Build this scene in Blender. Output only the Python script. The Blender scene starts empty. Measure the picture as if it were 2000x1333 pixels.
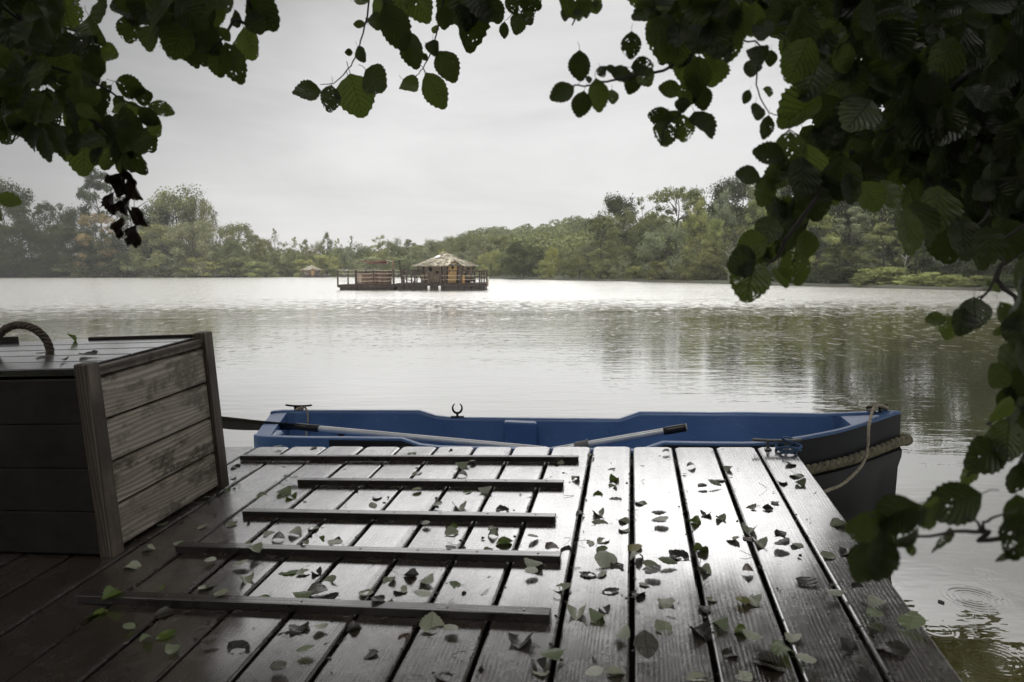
import bpy, math, random
from math import sin, cos, pi, radians, sqrt, exp, atan2
from mathutils import Vector, Matrix, Euler, noise

C = bpy.context.scene.collection
S = bpy.context.scene
# ------------------------------------------------------------------ camera
F, HZ, CZ = 1400.0, 530.0, 1.4
PITCH = math.atan((666.5 - HZ) / F)
cam = bpy.data.cameras.new('camera'); co = bpy.data.objects.new('camera', cam); C.objects.link(co)
co.location = (0, 0, CZ); co.rotation_euler = (pi / 2 - PITCH, 0, 0)
cam.sensor_width = 36; cam.lens = F / 2000 * 36; cam.clip_start = 0.05; cam.clip_end = 4000
cam.dof.use_dof = True; cam.dof.focus_distance = 4.2; cam.dof.aperture_fstop = 5.0
S.camera = co
S.view_settings.view_transform = 'Standard'; S.view_settings.look = 'None'
S.view_settings.exposure = 0; S.view_settings.gamma = 1
S.cycles.max_bounces = 8; S.cycles.transparent_max_bounces = 24; S.cycles.volume_bounces = 1
S.cycles.diffuse_bounces = 3; S.cycles.glossy_bounces = 4; S.cycles.transmission_bounces = 6

# ------------------------------------------------------------------ node helper
class NT:
    def __init__(s, tree): s.t = tree; s.n = tree.nodes; s.l = tree.links
    def new(s, typ, ins=None, **kw):
        n = s.n.new(typ)
        for k, v in kw.items(): setattr(n, k, v)
        for k, v in (ins or {}).items(): s.set(n, k, v)
        return n
    def set(s, n, k, v):
        i = n.inputs[k]
        if isinstance(v, bpy.types.NodeSocket): s.l.new(v, i)
        elif isinstance(v, bpy.types.Node): s.l.new(v.outputs[0], i)
        else:
            if isinstance(v, tuple) and len(v) == 3 and i.type == 'RGBA': v = v + (1,)
            i.default_value = v
    def m(s, op, a, b=None, c=None, clamp=False):
        n = s.n.new('ShaderNodeMath'); n.operation = op; n.use_clamp = clamp
        for k, v in enumerate((a, b, c)):
            if v is not None: s.set(n, k, v)
        return n.outputs[0]
    def mix(s, f, a, b, mode='MIX'):
        n = s.n.new('ShaderNodeMix'); n.data_type = 'RGBA'; n.blend_type = mode
        s.set(n, 0, f); s.set(n, 6, a); s.set(n, 7, b)
        return n.outputs[2]
    def ramp(s, f, stops):
        n = s.n.new('ShaderNodeValToRGB'); e = n.color_ramp.elements
        while len(e) < len(stops): e.new(.5)
        for k, (p, c) in enumerate(stops):
            e[k].position = p
            e[k].color = (c, c, c, 1) if not isinstance(c, tuple) else c + (1,)
        s.set(n, 0, f); return n.outputs[0]
    def noise(s, vec, scale, detail=3, rough=.55, dist=0.):
        n = s.new('ShaderNodeTexNoise', {'Scale': scale, 'Detail': detail, 'Roughness': rough, 'Distortion': dist})
        s.set(n, 'Vector', vec); return n.outputs[0]
    def mapr(s, v, a, b, c, d, smooth=False):
        n = s.n.new('ShaderNodeMapRange'); n.clamp = True
        if smooth: n.interpolation_type = 'SMOOTHSTEP'
        for k, x in enumerate((v, a, b, c, d)): s.set(n, k, x)
        return n.outputs[0]
    def scale(s, vec, sc, loc=(0, 0, 0)):
        n = s.n.new('ShaderNodeMapping'); s.set(n, 0, vec)
        n.inputs['Location'].default_value = loc; n.inputs['Scale'].default_value = sc
        return n.outputs[0]

# ------------------------------------------------------------------ world
W = bpy.data.worlds.new('World'); S.world = W; W.use_nodes = True
w = NT(W.node_tree); w.n.clear()
SUN_EL, SUN_ROT = radians(58), radians(200)
tc = w.new('ShaderNodeTexCoord').outputs['Generated']
sky = w.new('ShaderNodeTexSky', sky_type='NISHITA', sun_disc=False, sun_elevation=SUN_EL, sun_rotation=SUN_ROT)
sep = w.new('ShaderNodeSeparateXYZ', {0: tc})
X, Y, Z = sep.outputs
el = w.ramp(Z, [(0, .84), (.16, .83), (.33, .72), (.41, 1.0), (.55, 1.0), (1, 1.0)])
boost = w.mapr(Z, .34, .55, 1.0, 2.5, True)
front = w.m('MULTIPLY', w.mapr(Y, .25, .8, 0, 1, True), w.m('MULTIPLY', w.mapr(Z, .34, .41, 0, 1, True), w.mapr(Z, .62, .85, 1, 0, True)))
azf = w.mapr(w.m('ABSOLUTE', X), .22, .5, 1, 0, True)
front = w.m('MULTIPLY', front, azf)
boost = w.m('ADD', boost, w.m('MULTIPLY', front, 3.3))                 # bright band added above the view ahead to light the deck                       # an overcast sky is brightest overhead
side = w.m('ABSOLUTE', w.m('ADD', X, -.06))
r2 = w.m('ADD', w.m('MULTIPLY', side, side), w.m('MULTIPLY', w.m('MULTIPLY', Z, Z), .9))
cl = w.noise(w.scale(tc, (1.6, 1.6, 5.0), (3.1, 0, 0)), 1.3, 5, .55, .3)
edge = w.m('ADD', r2, w.m('MULTIPLY', w.m('SUBTRACT', cl, .5), .32))
dim = w.mapr(edge, .06, .40, 1.0, .42, True)
cl2 = w.mapr(w.noise(w.scale(tc, (1, 1, 6), (0, 2, 1)), 1.6, 6, .6, .6), .35, .65, .90, 1.05)
dim = w.m('MAXIMUM', dim, w.mapr(Z, .36, .75, 0, .95, True))
val = w.m('MULTIPLY', w.m('MULTIPLY', el, dim), w.m('MULTIPLY', boost, cl2))
grey = w.new('ShaderNodeCombineXYZ', {0: w.m('MULTIPLY', val, 1.0), 1: w.m('MULTIPLY', val, .985), 2: w.m('MULTIPLY', val, .975)})
nsky = w.new('ShaderNodeVectorMath', {0: sky.outputs[0], 1: (.1, .1, .1)}, operation='MULTIPLY')
mixed = w.mix(.94, nsky.outputs[0], grey.outputs[0])
bg = w.new('ShaderNodeBackground', {0: mixed, 1: 1.0})
w.l.new(bg.outputs[0], w.new('ShaderNodeOutputWorld').inputs[0])

sd = bpy.data.lights.new('sun', 'SUN'); sd.energy = 1.2; sd.angle = radians(18); sd.color = (1, .97, .92)
so = bpy.data.objects.new('sun', sd); C.objects.link(so)
so.rotation_euler = (pi / 2 - SUN_EL, 0, pi - SUN_ROT + pi)
so.rotation_euler = Vector((-sin(SUN_ROT) * cos(SUN_EL), -cos(SUN_ROT) * cos(SUN_EL), -sin(SUN_EL))).to_track_quat('-Z', 'Y').to_euler()

# ------------------------------------------------------------------ geometry of the view
def ray(x, y):
    ax, az = (x - 1000) / F, -(y - 666.5) / F
    c, s = cos(PITCH), sin(PITCH)
    return Vector((ax, c + s * az, -s + c * az))
CAM = Vector((0, 0, CZ))
def at(x, y, d):                                    # the point d metres forward seen at photo pixel x, y
    r = ray(x, y); return CAM + r * (d / r.y)
def at_water(x, y): r = ray(x, y); return CAM + r * (-CZ / r.z)
VV = ray(1234, 444).normalized()
UU = -ray(-7400, 880); UU = (UU - VV * UU.dot(VV)).normalized()
NN = UU.cross(VV)
def dk(x, y, h=0):
    r = ray(x, y); return CAM + r * (-(1.0 - h) / r.dot(NN))
ORG = dk(1548, 873)
DM = Matrix(((UU.x, VV.x, NN.x, ORG.x), (UU.y, VV.y, NN.y, ORG.y), (UU.z, VV.z, NN.z, ORG.z), (0, 0, 0, 1)))
def loc(x, y, h=0): P = dk(x, y, h) - ORG; return P.dot(UU), P.dot(VV)

# ------------------------------------------------------------------ mesh helpers
class MB:
    def __init__(s): s.v = []; s.f = []; s.uv = None; s.c = None; s.sm = True
    def add(s, vs, fs):
        b = len(s.v); s.v += [tuple(p) for p in vs]; s.f += [tuple(i + b for i in f) for f in fs]
    def box(s, x0, x1, y0, y1, z0, z1, M=None):
        vs = [(x, y, z) for z in (z0, z1) for y in (y0, y1) for x in (x0, x1)]
        if M is not None: vs = [M @ Vector(p) for p in vs]
        s.add(vs, [(0, 2, 3, 1), (4, 5, 7, 6), (0, 1, 5, 4), (2, 6, 7, 3), (0, 4, 6, 2), (1, 3, 7, 5)])
    def board(s, x0, x1, y0, y1, z0, z1, ch=.004, cut=.012, M=None):   # plank with eased top edges and clipped corners
        def ring(i, z):
            a, b, c, d = x0 + i, x1 - i, y0 + i, y1 - i; k = cut
            return [(a + k, c, z), (b - k, c, z), (b, c + k, z), (b, d - k, z), (b - k, d, z), (a + k, d, z), (a, d - k, z), (a, c + k, z)]
        vs = ring(0, z0) + ring(0, z1 - ch) + ring(ch * .4, z1 - ch * .35) + ring(ch, z1)
        if M is not None: vs = [M @ Vector(p) for p in vs]
        fs = [tuple(range(7, -1, -1)), tuple(range(24, 32))]
        for r in range(3):
            for i in range(8):
                j = (i + 1) % 8; fs.append((r * 8 + i, r * 8 + j, r * 8 + 8 + j, r * 8 + 8 + i))
        s.add(vs, fs)
    def tube(s, pts, rad, n=8, cap=True):
        pts = [Vector(p) for p in pts]
        if not hasattr(rad, '__len__'): rad = [rad] * len(pts)
        vs = []; up = None
        for i, p in enumerate(pts):
            t = (pts[min(i + 1, len(pts) - 1)] - pts[max(i - 1, 0)]).normalized()
            if up is None: up = Vector((0, 0, 1)) if abs(t.z) < .9 else Vector((1, 0, 0))
            a = t.cross(up)
            a = a.normalized() if a.length > 1e-5 else t.orthogonal().normalized()
            b = a.cross(t).normalized(); up = b
            for k in range(n):
                an = 2 * pi * k / n; vs.append(p + (a * cos(an) + b * sin(an)) * rad[i])
        fs = []
        for i in range(len(pts) - 1):
            for k in range(n):
                j = (k + 1) % n; fs.append((i * n + k, i * n + j, (i + 1) * n + j, (i + 1) * n + k))
        if cap: fs.append(tuple(range(n))); fs.append(tuple((len(pts) - 1) * n + k for k in range(n - 1, -1, -1)))
        s.add(vs, fs)
    def rope(s, pts, R, pitch=.06, strands=3, n=6):
        pts = smooth(pts, 8); L = 0; fr = []; up = Vector((0, 0, 1))
        for i, p in enumerate(pts):
            t = (pts[min(i + 1, len(pts) - 1)] - pts[max(i - 1, 0)]).normalized()
            a = t.cross(up)
            a = a.normalized() if a.length > 1e-4 else t.orthogonal().normalized()
            b = a.cross(t).normalized(); up = b
            if i: L += (p - pts[i - 1]).length
            fr.append((p, a, b, L))
        for k in range(strands):
            q = [p + (a * cos(l / pitch * 2 * pi + 2 * pi * k / strands) + b * sin(l / pitch * 2 * pi + 2 * pi * k / strands)) * R * .5 for p, a, b, l in fr]
            s.tube(q, R * .56, n)
    def build(s, name, mat, parent=None, smooth_=False, M=None):
        me = bpy.data.meshes.new(name); me.from_pydata(s.v, [], s.f)
        if s.uv:
            l = me.uv_layers.new(name='UVMap'); l.data.foreach_set('uv', [c for f in s.f for i in f for c in s.uv[i]])
        if s.c:
            a = me.color_attributes.new('tone', 'FLOAT_COLOR', 'POINT'); a.data.foreach_set('color', [c for t in s.c for c in t])
        if smooth_: me.polygons.foreach_set('use_smooth', [True] * len(s.f))
        me.materials.append(mat)
        o = bpy.data.objects.new(name, me); C.objects.link(o)
        if parent is not None: o.parent = parent
        if M is not None: o.matrix_world = M
        return o
def smooth(pts, n):
    pts = [Vector(p) for p in pts]; out = []
    for i in range(len(pts) - 1):
        p0, p1, p2, p3 = pts[max(i - 1, 0)], pts[i], pts[i + 1], pts[min(i + 2, len(pts) - 1)]
        for k in range(n):
            t = k / n
            out.append(.5 * ((2 * p1) + (p2 - p0) * t + (2 * p0 - 5 * p1 + 4 * p2 - p3) * t * t + (3 * p1 - p0 - 3 * p2 + p3) * t ** 3))
    out.append(pts[-1]); return out
def empty(name, M=None, l=(0, 0, 0), parent=None):
    o = bpy.data.objects.new(name, None); o.empty_display_size = .2; C.objects.link(o)
    if M is not None: o.matrix_world = M
    else: o.location = l
    return o
def tag(o, label, cat, group=None, kind=None):
    if label: o['label'] = label
    if cat: o['category'] = cat
    if group: o['group'] = group
    if kind: o['kind'] = kind
    return o
def lerp(tab, x):
    if x <= tab[0][0]: return tab[0][1]
    for (a, b), (c, d) in zip(tab, tab[1:]):
        if x <= c: return b + (d - b) * (x - a) / (c - a)
    return tab[-1][1]

# ------------------------------------------------------------------ materials
def new_mat(name):
    m = bpy.data.materials.new(name); m.use_nodes = True; t = NT(m.node_tree); t.n.clear()
    t.out = t.new('ShaderNodeOutputMaterial'); return m, t
def simple(name, col, rough=.5, metal=0, var=.15, sc=8, bump=0.):
    m, t = new_mat(name); o = t.new('ShaderNodeTexCoord').outputs['Object']
    n = t.noise(o, sc, 4, .6)
    dark = tuple(c * (1 - var) for c in col); lite = tuple(min(1, c * (1 + var)) for c in col)
    p = t.new('ShaderNodeBsdfPrincipled', {'Base Color': t.mix(t.mapr(n, .3, .7, 0, 1), dark, lite), 'Roughness': rough, 'Metallic': metal})
    if bump: t.set(p, 'Normal', t.new('ShaderNodeBump', {'Strength': .6, 'Distance': bump, 'Height': n}).outputs[0])
    t.l.new(p.outputs[0], t.out.inputs[0]); return m

def wood(name, base, dark, rough=(.12, .4), grain=(1, 0, 0), pitch=.184, wet=1.6, bump=.0022, stain=.4, groove=70, coat=0.0, along='y'):
    """grain runs along local y (or x); each plank gets its own offset"""
    m, t = new_mat(name); o = t.new('ShaderNodeTexCoord').outputs['Object']
    sp = t.new('ShaderNodeSeparateXYZ', {0: o}).outputs
    if along == 'y': a, l, h = sp[0], sp[1], sp[2]
    elif along == 'x': a, l, h = sp[1], sp[0], sp[2]
    else: a, l, h = sp[0], sp[2], sp[1]
    if along == 'side': a, l, h = sp[2], sp[1], sp[0]
    pid = t.m('FLOOR', t.m('DIVIDE', a, pitch))
    rnd = t.new('ShaderNodeTexWhiteNoise', {'W': pid}, noise_dimensions='1D').outputs[0]
    vec = t.new('ShaderNodeCombineXYZ', {0: t.m('ADD', a, t.m('MULTIPLY', rnd, 7.3)), 1: t.m('ADD', t.m('MULTIPLY', l, .045), t.m('MULTIPLY', rnd, 3.1)), 2: t.m('MULTIPLY', h, 1)})
    warp = t.noise(vec, 9, 2, .5)
    fig = t.noise(t.new('ShaderNodeCombineXYZ', {0: t.m('MULTIPLY', t.m('ADD', a, rnd), 7.0), 1: t.m('MULTIPLY', t.m('ADD', l, t.m('MULTIPLY', rnd, 9.0)), 1.1), 2: 0.0}), 1.0, 2, .5)
    rings = t.m('ADD', .5, t.m('MULTIPLY', .5, t.m('SINE', t.m('ADD', t.m('MULTIPLY', a, groove * 6.0), t.m('MULTIPLY', fig, 34.0)))))
    rings = t.m('MULTIPLY', rings, t.mapr(t.noise(t.scale(vec, (20, 20, 20)), 1, 2), .35, .6, .25, 1))
    fine = t.noise(vec, groove * 4, 4, .75)
    hgt = t.m('ADD', t.m('MULTIPLY', rings, .7), t.m('MULTIPLY', fine, .5))
    bsc = {'y': (6, 1.6, 6), 'x': (1.6, 6, 6), 'z': (6, 6, 1.6), 'side': (6, 2.2, 9)}[along]
    blot = t.m('MULTIPLY', (t.mapr(t.noise(t.scale(o, (3, 3.4, 9), (1, 2, 3)), 1, 7, .68), .49, .57, 0, 1) if along == 'side' else t.mapr(t.noise(t.scale(o, bsc), 1, 7, .72), .49, .57, 0, 1)), t.mapr(t.noise(o, 34, 3, .7), .35, .55, .35, 1))
    col = t.mix(t.mapr(hgt, .2, .9, 0, 1), dark, base)
    col = t.mix(t.m('MULTIPLY', blot, stain), col, tuple(c * .35 for c in dark))
    col = t.mix(t.m('MULTIPLY', rnd, .35), col, tuple(c * .6 for c in base))
    rg = t.m('ADD', t.mapr(t.noise(o, 7, 4, .6), .35, .7, rough[0], rough[1]), t.m('MULTIPLY', fine, .08))
    p = t.new('ShaderNodeBsdfPrincipled', {'Base Color': col, 'Roughness': rg, 'IOR': wet})
    if coat: t.set(p, 'Coat Weight', coat); t.set(p, 'Coat Roughness', t.m('ADD', .10, t.m('MULTIPLY', rnd, .16))); t.set(p, 'Coat IOR', 2.6)
    drops = t.new('ShaderNodeTexVoronoi', {'Vector': o, 'Scale': 38.0}).outputs[0]
    hd = t.m('ADD', hgt, t.m('MULTIPLY', t.mapr(drops, .0, .22, 1.0, 0, True), .25 if coat else 0))
    hd = t.m('ADD', hd, t.m('MULTIPLY', t.noise(t.scale(o, (4, 1.5, 4)), 4, 3, .5), 3.0))
    b = t.new('ShaderNodeBump', {'Strength': 1.0, 'Distance': bump, 'Height': hd})
    t.set(p, 'Normal', b.outputs[0])
    t.l.new(p.outputs[0], t.out.inputs[0]); return m

M_deck = wood('wet_deck_wood', (.064, .046, .034), (.024, .018, .014), rough=(.10, .34), wet=2.0, coat=1.0, bump=.0024, groove=95, stain=.5)
M_batten = wood('wet_batten_wood', (.045, .036, .032), (.02, .016, .014), rough=(.2, .45), pitch=.5, coat=.4, bump=.001, stain=.3, along='x')
M_under = simple('dock_timber', (.03, .024, .02), .7)
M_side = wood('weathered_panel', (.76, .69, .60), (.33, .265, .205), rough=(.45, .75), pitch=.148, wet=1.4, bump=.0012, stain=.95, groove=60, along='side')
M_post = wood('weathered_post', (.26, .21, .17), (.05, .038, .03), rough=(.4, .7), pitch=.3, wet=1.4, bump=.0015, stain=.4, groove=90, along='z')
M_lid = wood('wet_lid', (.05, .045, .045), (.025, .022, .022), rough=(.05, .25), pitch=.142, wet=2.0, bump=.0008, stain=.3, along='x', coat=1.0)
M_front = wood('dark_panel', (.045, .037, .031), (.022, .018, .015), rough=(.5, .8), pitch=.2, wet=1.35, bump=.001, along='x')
M_black = simple('black_metal', (.02, .018, .017), .4, .6)
M_blackp = simple('black_plastic', (.022, .02, .018), .38, 0)
M_galv = simple('galvanised_steel', (.32, .32, .33), .35, .8, sc=40)
M_alu = simple('oar_aluminium', (.78, .79, .80), .35, .3, var=.06)
M_white = simple('white_plastic', (.5, .5, .48), .6)
M_rope = simple('hemp_rope', (.46, .40, .31), .9, 0, .35, 60, .002)
M_rope2 = simple('mossy_fender_rope', (.22, .20, .14), .9, 0, .5, 30, .003)
M_ropeh = simple('dark_handle_rope', (.085, .065, .05), .85, 0, .4, 50, .002)

def boat_mat():
    m, t = new_mat('boat_plastic'); o = t.new('ShaderNodeTexCoord').outputs['Object']
    n = t.noise(o, 3, 5, .6); sp = t.new('ShaderNodeTexVoronoi', {'Vector': o, 'Scale': 42.0, 'Randomness': 1.0})
    spk = t.m('MULTIPLY', t.mapr(sp.outputs[0], .0, .20, 1, 0), t.mapr(t.noise(o, 22, 2), .5, .6, 0, 1))
    col = t.mix(t.mapr(n, .3, .7, 0, 1), (.065, .15, .36), (.10, .21, .46))
    col = t.mix(t.m('MULTIPLY', spk, .75), col, (.5, .56, .66))
    scr = t.noise(t.scale(o, (2, 2, 30)), 4, 4, .7)
    col = t.mix(t.mapr(scr, .54, .7, 0, .4), col, (.12, .19, .33))
    p = t.new('ShaderNodeBsdfPrincipled', {'Base Color': col, 'Roughness': t.mapr(n, .3, .7, .3, .5), 'IOR': 1.55})
    t.set(p, 'Normal', t.new('ShaderNodeBump', {'Strength': .5, 'Distance': .002, 'Height': t.m('ADD', t.noise(o, 40, 3), t.m('MULTIPLY', spk, 1.0))}).outputs[0])
    t.l.new(p.outputs[0], t.out.inputs[0]); return m
M_boat = boat_mat()
M_hull = simple('shaded_hull', (.007, .009, .014), .5, 0, .5, 4)  # shade on the outer hull painted in as a near-black colour

def leaf_mat(name, c1, c2, trans, holes=0., back=None, rough=.4, tw=.5, veindark=.45, spec=1.45):
    m, t = new_mat(name); uv = t.new('ShaderNodeUVMap').outputs[0]
    a = t.new('ShaderNodeAttribute', attribute_name='tone'); rnd = t.new('ShaderNodeSeparateColor', {0: a.outputs[0]}).outputs[0]
    s = t.new('ShaderNodeSeparateXYZ', {0: uv}).outputs
    du = t.m('ABSOLUTE', t.m('SUBTRACT', s[0], .5))
    ph = t.m('FRACT', t.m('MULTIPLY', t.m('SUBTRACT', s[1], t.m('MULTIPLY', du, .75)), 8.0))
    vein = t.mapr(t.m('ABSOLUTE', t.m('SUBTRACT', ph, .5)), .0, .22, 1, 0, True)
    mid = t.mapr(du, .0, .03, 1, 0, True)
    vv = t.m('MAXIMUM', vein, mid)
    n = t.noise(uv, 4, 4, .6)
    col = t.mix(t.m('ADD', t.m('MULTIPLY', rnd, .7), t.m('MULTIPLY', n, .3)), c1, c2)
    dcol = t.mix(t.m('MULTIPLY', vv, veindark), col, tuple(c * .35 for c in c1))
    ob = t.new('ShaderNodeTexCoord').outputs['Object']
    sc = t.mapr(t.noise(uv, 9, 4, .7), .58, .72, 0, .7)
    dcol = t.mix(sc, dcol, (.03, .02, .012))
    bmp = t.new('ShaderNodeBump', {'Strength': .8, 'Distance': .003, 'Height': t.m('SUBTRACT', 1.0, vv)}).outputs[0]
    dcs = dcol
    if back: dcs = t.mix(t.new('ShaderNodeNewGeometry').outputs['Backfacing'], dcol, back)
    p = t.new('ShaderNodeBsdfPrincipled', {'Base Color': dcs, 'Roughness': rough, 'Normal': bmp, 'IOR': spec})
    tcol = t.mix(t.m('MULTIPLY', vv, .72), trans, tuple(c * .25 for c in trans))
    tcol = t.mix(t.mapr(rnd, .1, .55, 0, .9), tcol, tuple(c * .22 for c in trans)); tcol = t.mix(sc, tcol, (.02, .02, .005))
    tr = t.new('ShaderNodeBsdfTranslucent', {0: tcol})
    mx = t.new('ShaderNodeMixShader', {0: tw, 1: p.outputs[0], 2: tr.outputs[0]})
    res = mx.outputs[0]
    if holes:
        hv = t.new('ShaderNodeSeparateColor', {0: a.outputs[0]}).outputs[1]
        off = t.new('ShaderNodeCombineXYZ', {0: t.m('MULTIPLY', rnd, 40.0), 1: t.m('MULTIPLY', hv, 30.0)}).outputs[0]
        av = t.new('ShaderNodeVectorMath', {0: uv, 1: off}, operation='ADD').outputs[0]
        vo = t.new('ShaderNodeTexVoronoi', {'Vector': av, 'Scale': 9.0}).outputs[0]
        reg = t.m('ADD', t.noise(av, 2.3, 2), t.m('MULTIPLY', hv, .22))
        hole = t.m('MULTIPLY', t.m('LESS_THAN', vo, t.mapr(reg, .62, .86, .0, .42)), t.m('GREATER_THAN', reg, .62))
        res = t.new('ShaderNodeMixShader', {0: hole, 1: res, 2: t.new('ShaderNodeBsdfTransparent').outputs[0]}).outputs[0]
    t.l.new(res, t.out.inputs[0]); return m
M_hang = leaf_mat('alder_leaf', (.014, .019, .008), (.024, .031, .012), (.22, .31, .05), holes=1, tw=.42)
M_shade_canopy = leaf_mat('shade_canopy_leaf', (.015, .022, .008), (.025, .035, .01), (.07, .10, .02), tw=.3)
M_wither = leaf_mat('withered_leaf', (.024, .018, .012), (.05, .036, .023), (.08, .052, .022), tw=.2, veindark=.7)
M_fg = leaf_mat('fallen_green', (.10, .16, .018), (.19, .27, .035), (.28, .44, .04), back=(.26, .31, .17), rough=.3, tw=.3, spec=1.8)
M_fp = leaf_mat('fallen_pale', (.34, .37, .24), (.52, .53, .40), (.25, .3, .15), back=(.50, .52, .40), rough=.35, tw=.12, spec=1.8)
M_fd = leaf_mat('fallen_dark', (.02, .017, .011), (.045, .038, .02), (.05, .05, .01), back=(.09, .085, .06), rough=.3, tw=.15, spec=1.8)
M_fb = leaf_mat('fallen_brown', (.06, .026, .012), (.11, .05, .025), (.14, .06, .02), back=(.12, .075, .05), rough=.35, tw=.15, spec=1.8)
M_fy = leaf_mat('fallen_yellow', (.30, .30, .02), (.38, .30, .03), (.4, .4, .04), back=(.3, .3, .1), rough=.35, tw=.3, spec=1.8)
M_twig = simple('twig_bark', (.022, .017, .014), .7)

def tree_leaf(name, c1, c2, tr=(.10, .15, .03), hue=.5):
    m, t = new_mat(name)
    a = t.new('ShaderNodeAttribute', attribute_name='tone'); sc = t.new('ShaderNodeSeparateColor', {0: a.outputs[0]}).outputs
    oi = t.new('ShaderNodeObjectInfo').outputs['Random']
    f = t.m('ADD', t.m('MULTIPLY', sc[0], .6), t.m('MULTIPLY', sc[1], .4))
    col = t.mix(f, c1, c2)
    warm = t.mix(oi, (1.15, 1.0, .70), (.90, 1.02, .92)); col = t.mix(hue, col, t.mix(1.0, col, warm, 'MULTIPLY'))
    d = t.new('ShaderNodeBsdfDiffuse', {0: col}); g = t.new('ShaderNodeBsdfTranslucent', {0: t.mix(.5, col, tr)})
    mx = t.new('ShaderNodeMixShader', {0: .25, 1: d.outputs[0], 2: g.outputs[0]})
    t.l.new(mx.outputs[0], t.out.inputs[0]); return m
T_green = tree_leaf('foliage_green', (.075, .088, .042), (.27, .285, .135))
T_dark = tree_leaf('foliage_dark', (.022, .029, .016), (.072, .082, .042))
T_grey = tree_leaf('foliage_grey_green', (.13, .145, .09), (.32, .34, .21), (.12, .15, .08))
T_pale = tree_leaf('foliage_pale', (.16, .18, .07), (.37, .39, .17), (.16, .2, .05))
T_gold = tree_leaf('foliage_golden', (.16, .13, .065), (.38, .30, .16), (.2, .15, .04), .15)
T_yel = tree_leaf('foliage_yellow', (.22, .22, .05), (.40, .38, .10), (.3, .3, .05), .15)
M_trunk = simple('tree_bark', (.055, .045, .036), .9, 0, .4, 3)
M_birch = simple('birch_bark', (.42, .40, .36), .8, 0, .4, 2)

# ------------------------------------------------------------------ ground and water
shore_px = [(-200, 542.6), (0, 542.6), (530, 542.4), (545, 541.6), (700, 541.8), (900, 543.5), (1000, 546), (1100, 548), (1300, 552), (1500, 558), (1700, 563), (2000, 571), (2300, 578)]
SH = []
for px, py in shore_px:
    p = at_water(px, py); SH.append((math.degrees(atan2(p.x, p.y)), sqrt(p.x ** 2 + p.y ** 2)))
SH = [(-180, 3.2), (-150, 3.6), (-110, 9), (-85, 45), (-60, 130)] + SH + [(70, 32), (95, 14), (130, 4.5), (150, 3.6), (180, 3.2)]
def shore(x, y): return lerp(SH, math.degrees(atan2(x, y)))
def ground_z(x, y):
    r = sqrt(x * x + y * y); th = math.degrees(atan2(x, y)); s = lerp(SH, th); d = r - s
    if d < 0: return max(-1.6, d * .22) if d < -.4 else d * .3
    z = min(.2, d * .25) + min(d, 40) * .012
    hill = lerp([(-180, 6), (-60, 3), (-25, 2), (-12, 1), (-7, 5), (-2, 11), (3, 11.5), (5.5, 12), (9, 7), (16, 7), (35, 5), (70, 8), (180, 6)], th)
    d0 = lerp([(-180, 20), (0, 60), (6, 50), (12, 25), (40, 10), (180, 10)], th)
    k = min(1, max(0, (d - d0) / lerp([(-180, 100), (0, 130), (8, 110), (20, 60), (40, 50), (180, 80)], th))); z += hill * k * k * (3 - 2 * k)
    z += .15 * noise.noise((x * .2, y * .2, 0)) * min(1, d * .5)
    return z
g = MB(); ths = [-180 + 1.5 * i for i in range(240)]
rm = [.0, .55, .85, .95, .985, 1.0, 1.004, 1.015, 1.04, 1.08, 1.14, 1.22, 1.32, 1.45, 1.6, 1.8, 2.1, 2.6, 3.4, 5, 9, 20]
for th in ths:
    s = lerp(SH, th)
    for m_ in rm:
        r = s * m_ if m_ < 1.05 or s > 40 else s + (m_ - 1) * 60
        if m_ == 20: r = 2500
        x, y = r * sin(radians(th)), r * cos(radians(th)); g.v.append((x, y, ground_z(x, y)))
nr = len(rm)
for i in range(240):
    j = (i + 1) % 240
    for k in range(nr - 1): g.f.append((i * nr + k, i * nr + k + 1, j * nr + k + 1, j * nr + k))
def ground_mat():
    m, t = new_mat('bank_soil'); o = t.new('ShaderNodeNewGeometry').outputs['Position']
    n = t.noise(o, .35, 5, .6); n2 = t.noise(o, 4, 4, .6)
    z = t.new('ShaderNodeSeparateXYZ', {0: o}).outputs[2]
    col = t.mix(t.mapr(n, .35, .65, 0, 1), (.022, .03, .012), (.045, .055, .02)); col = t.mix(t.mapr(n2, .4, .7, 0, .5), col, (.03, .025, .016))
    col = t.mix(t.mapr(z, .05, .2, 1, 0), col, (.025, .02, .014))
    p = t.new('ShaderNodeBsdfPrincipled', {'Base Color': col, 'Roughness': .95})
    t.l.new(p.outputs[0], t.out.inputs[0]); return m
tag(g.build('ground', ground_mat(), None, True), None, None, kind='structure')

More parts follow.
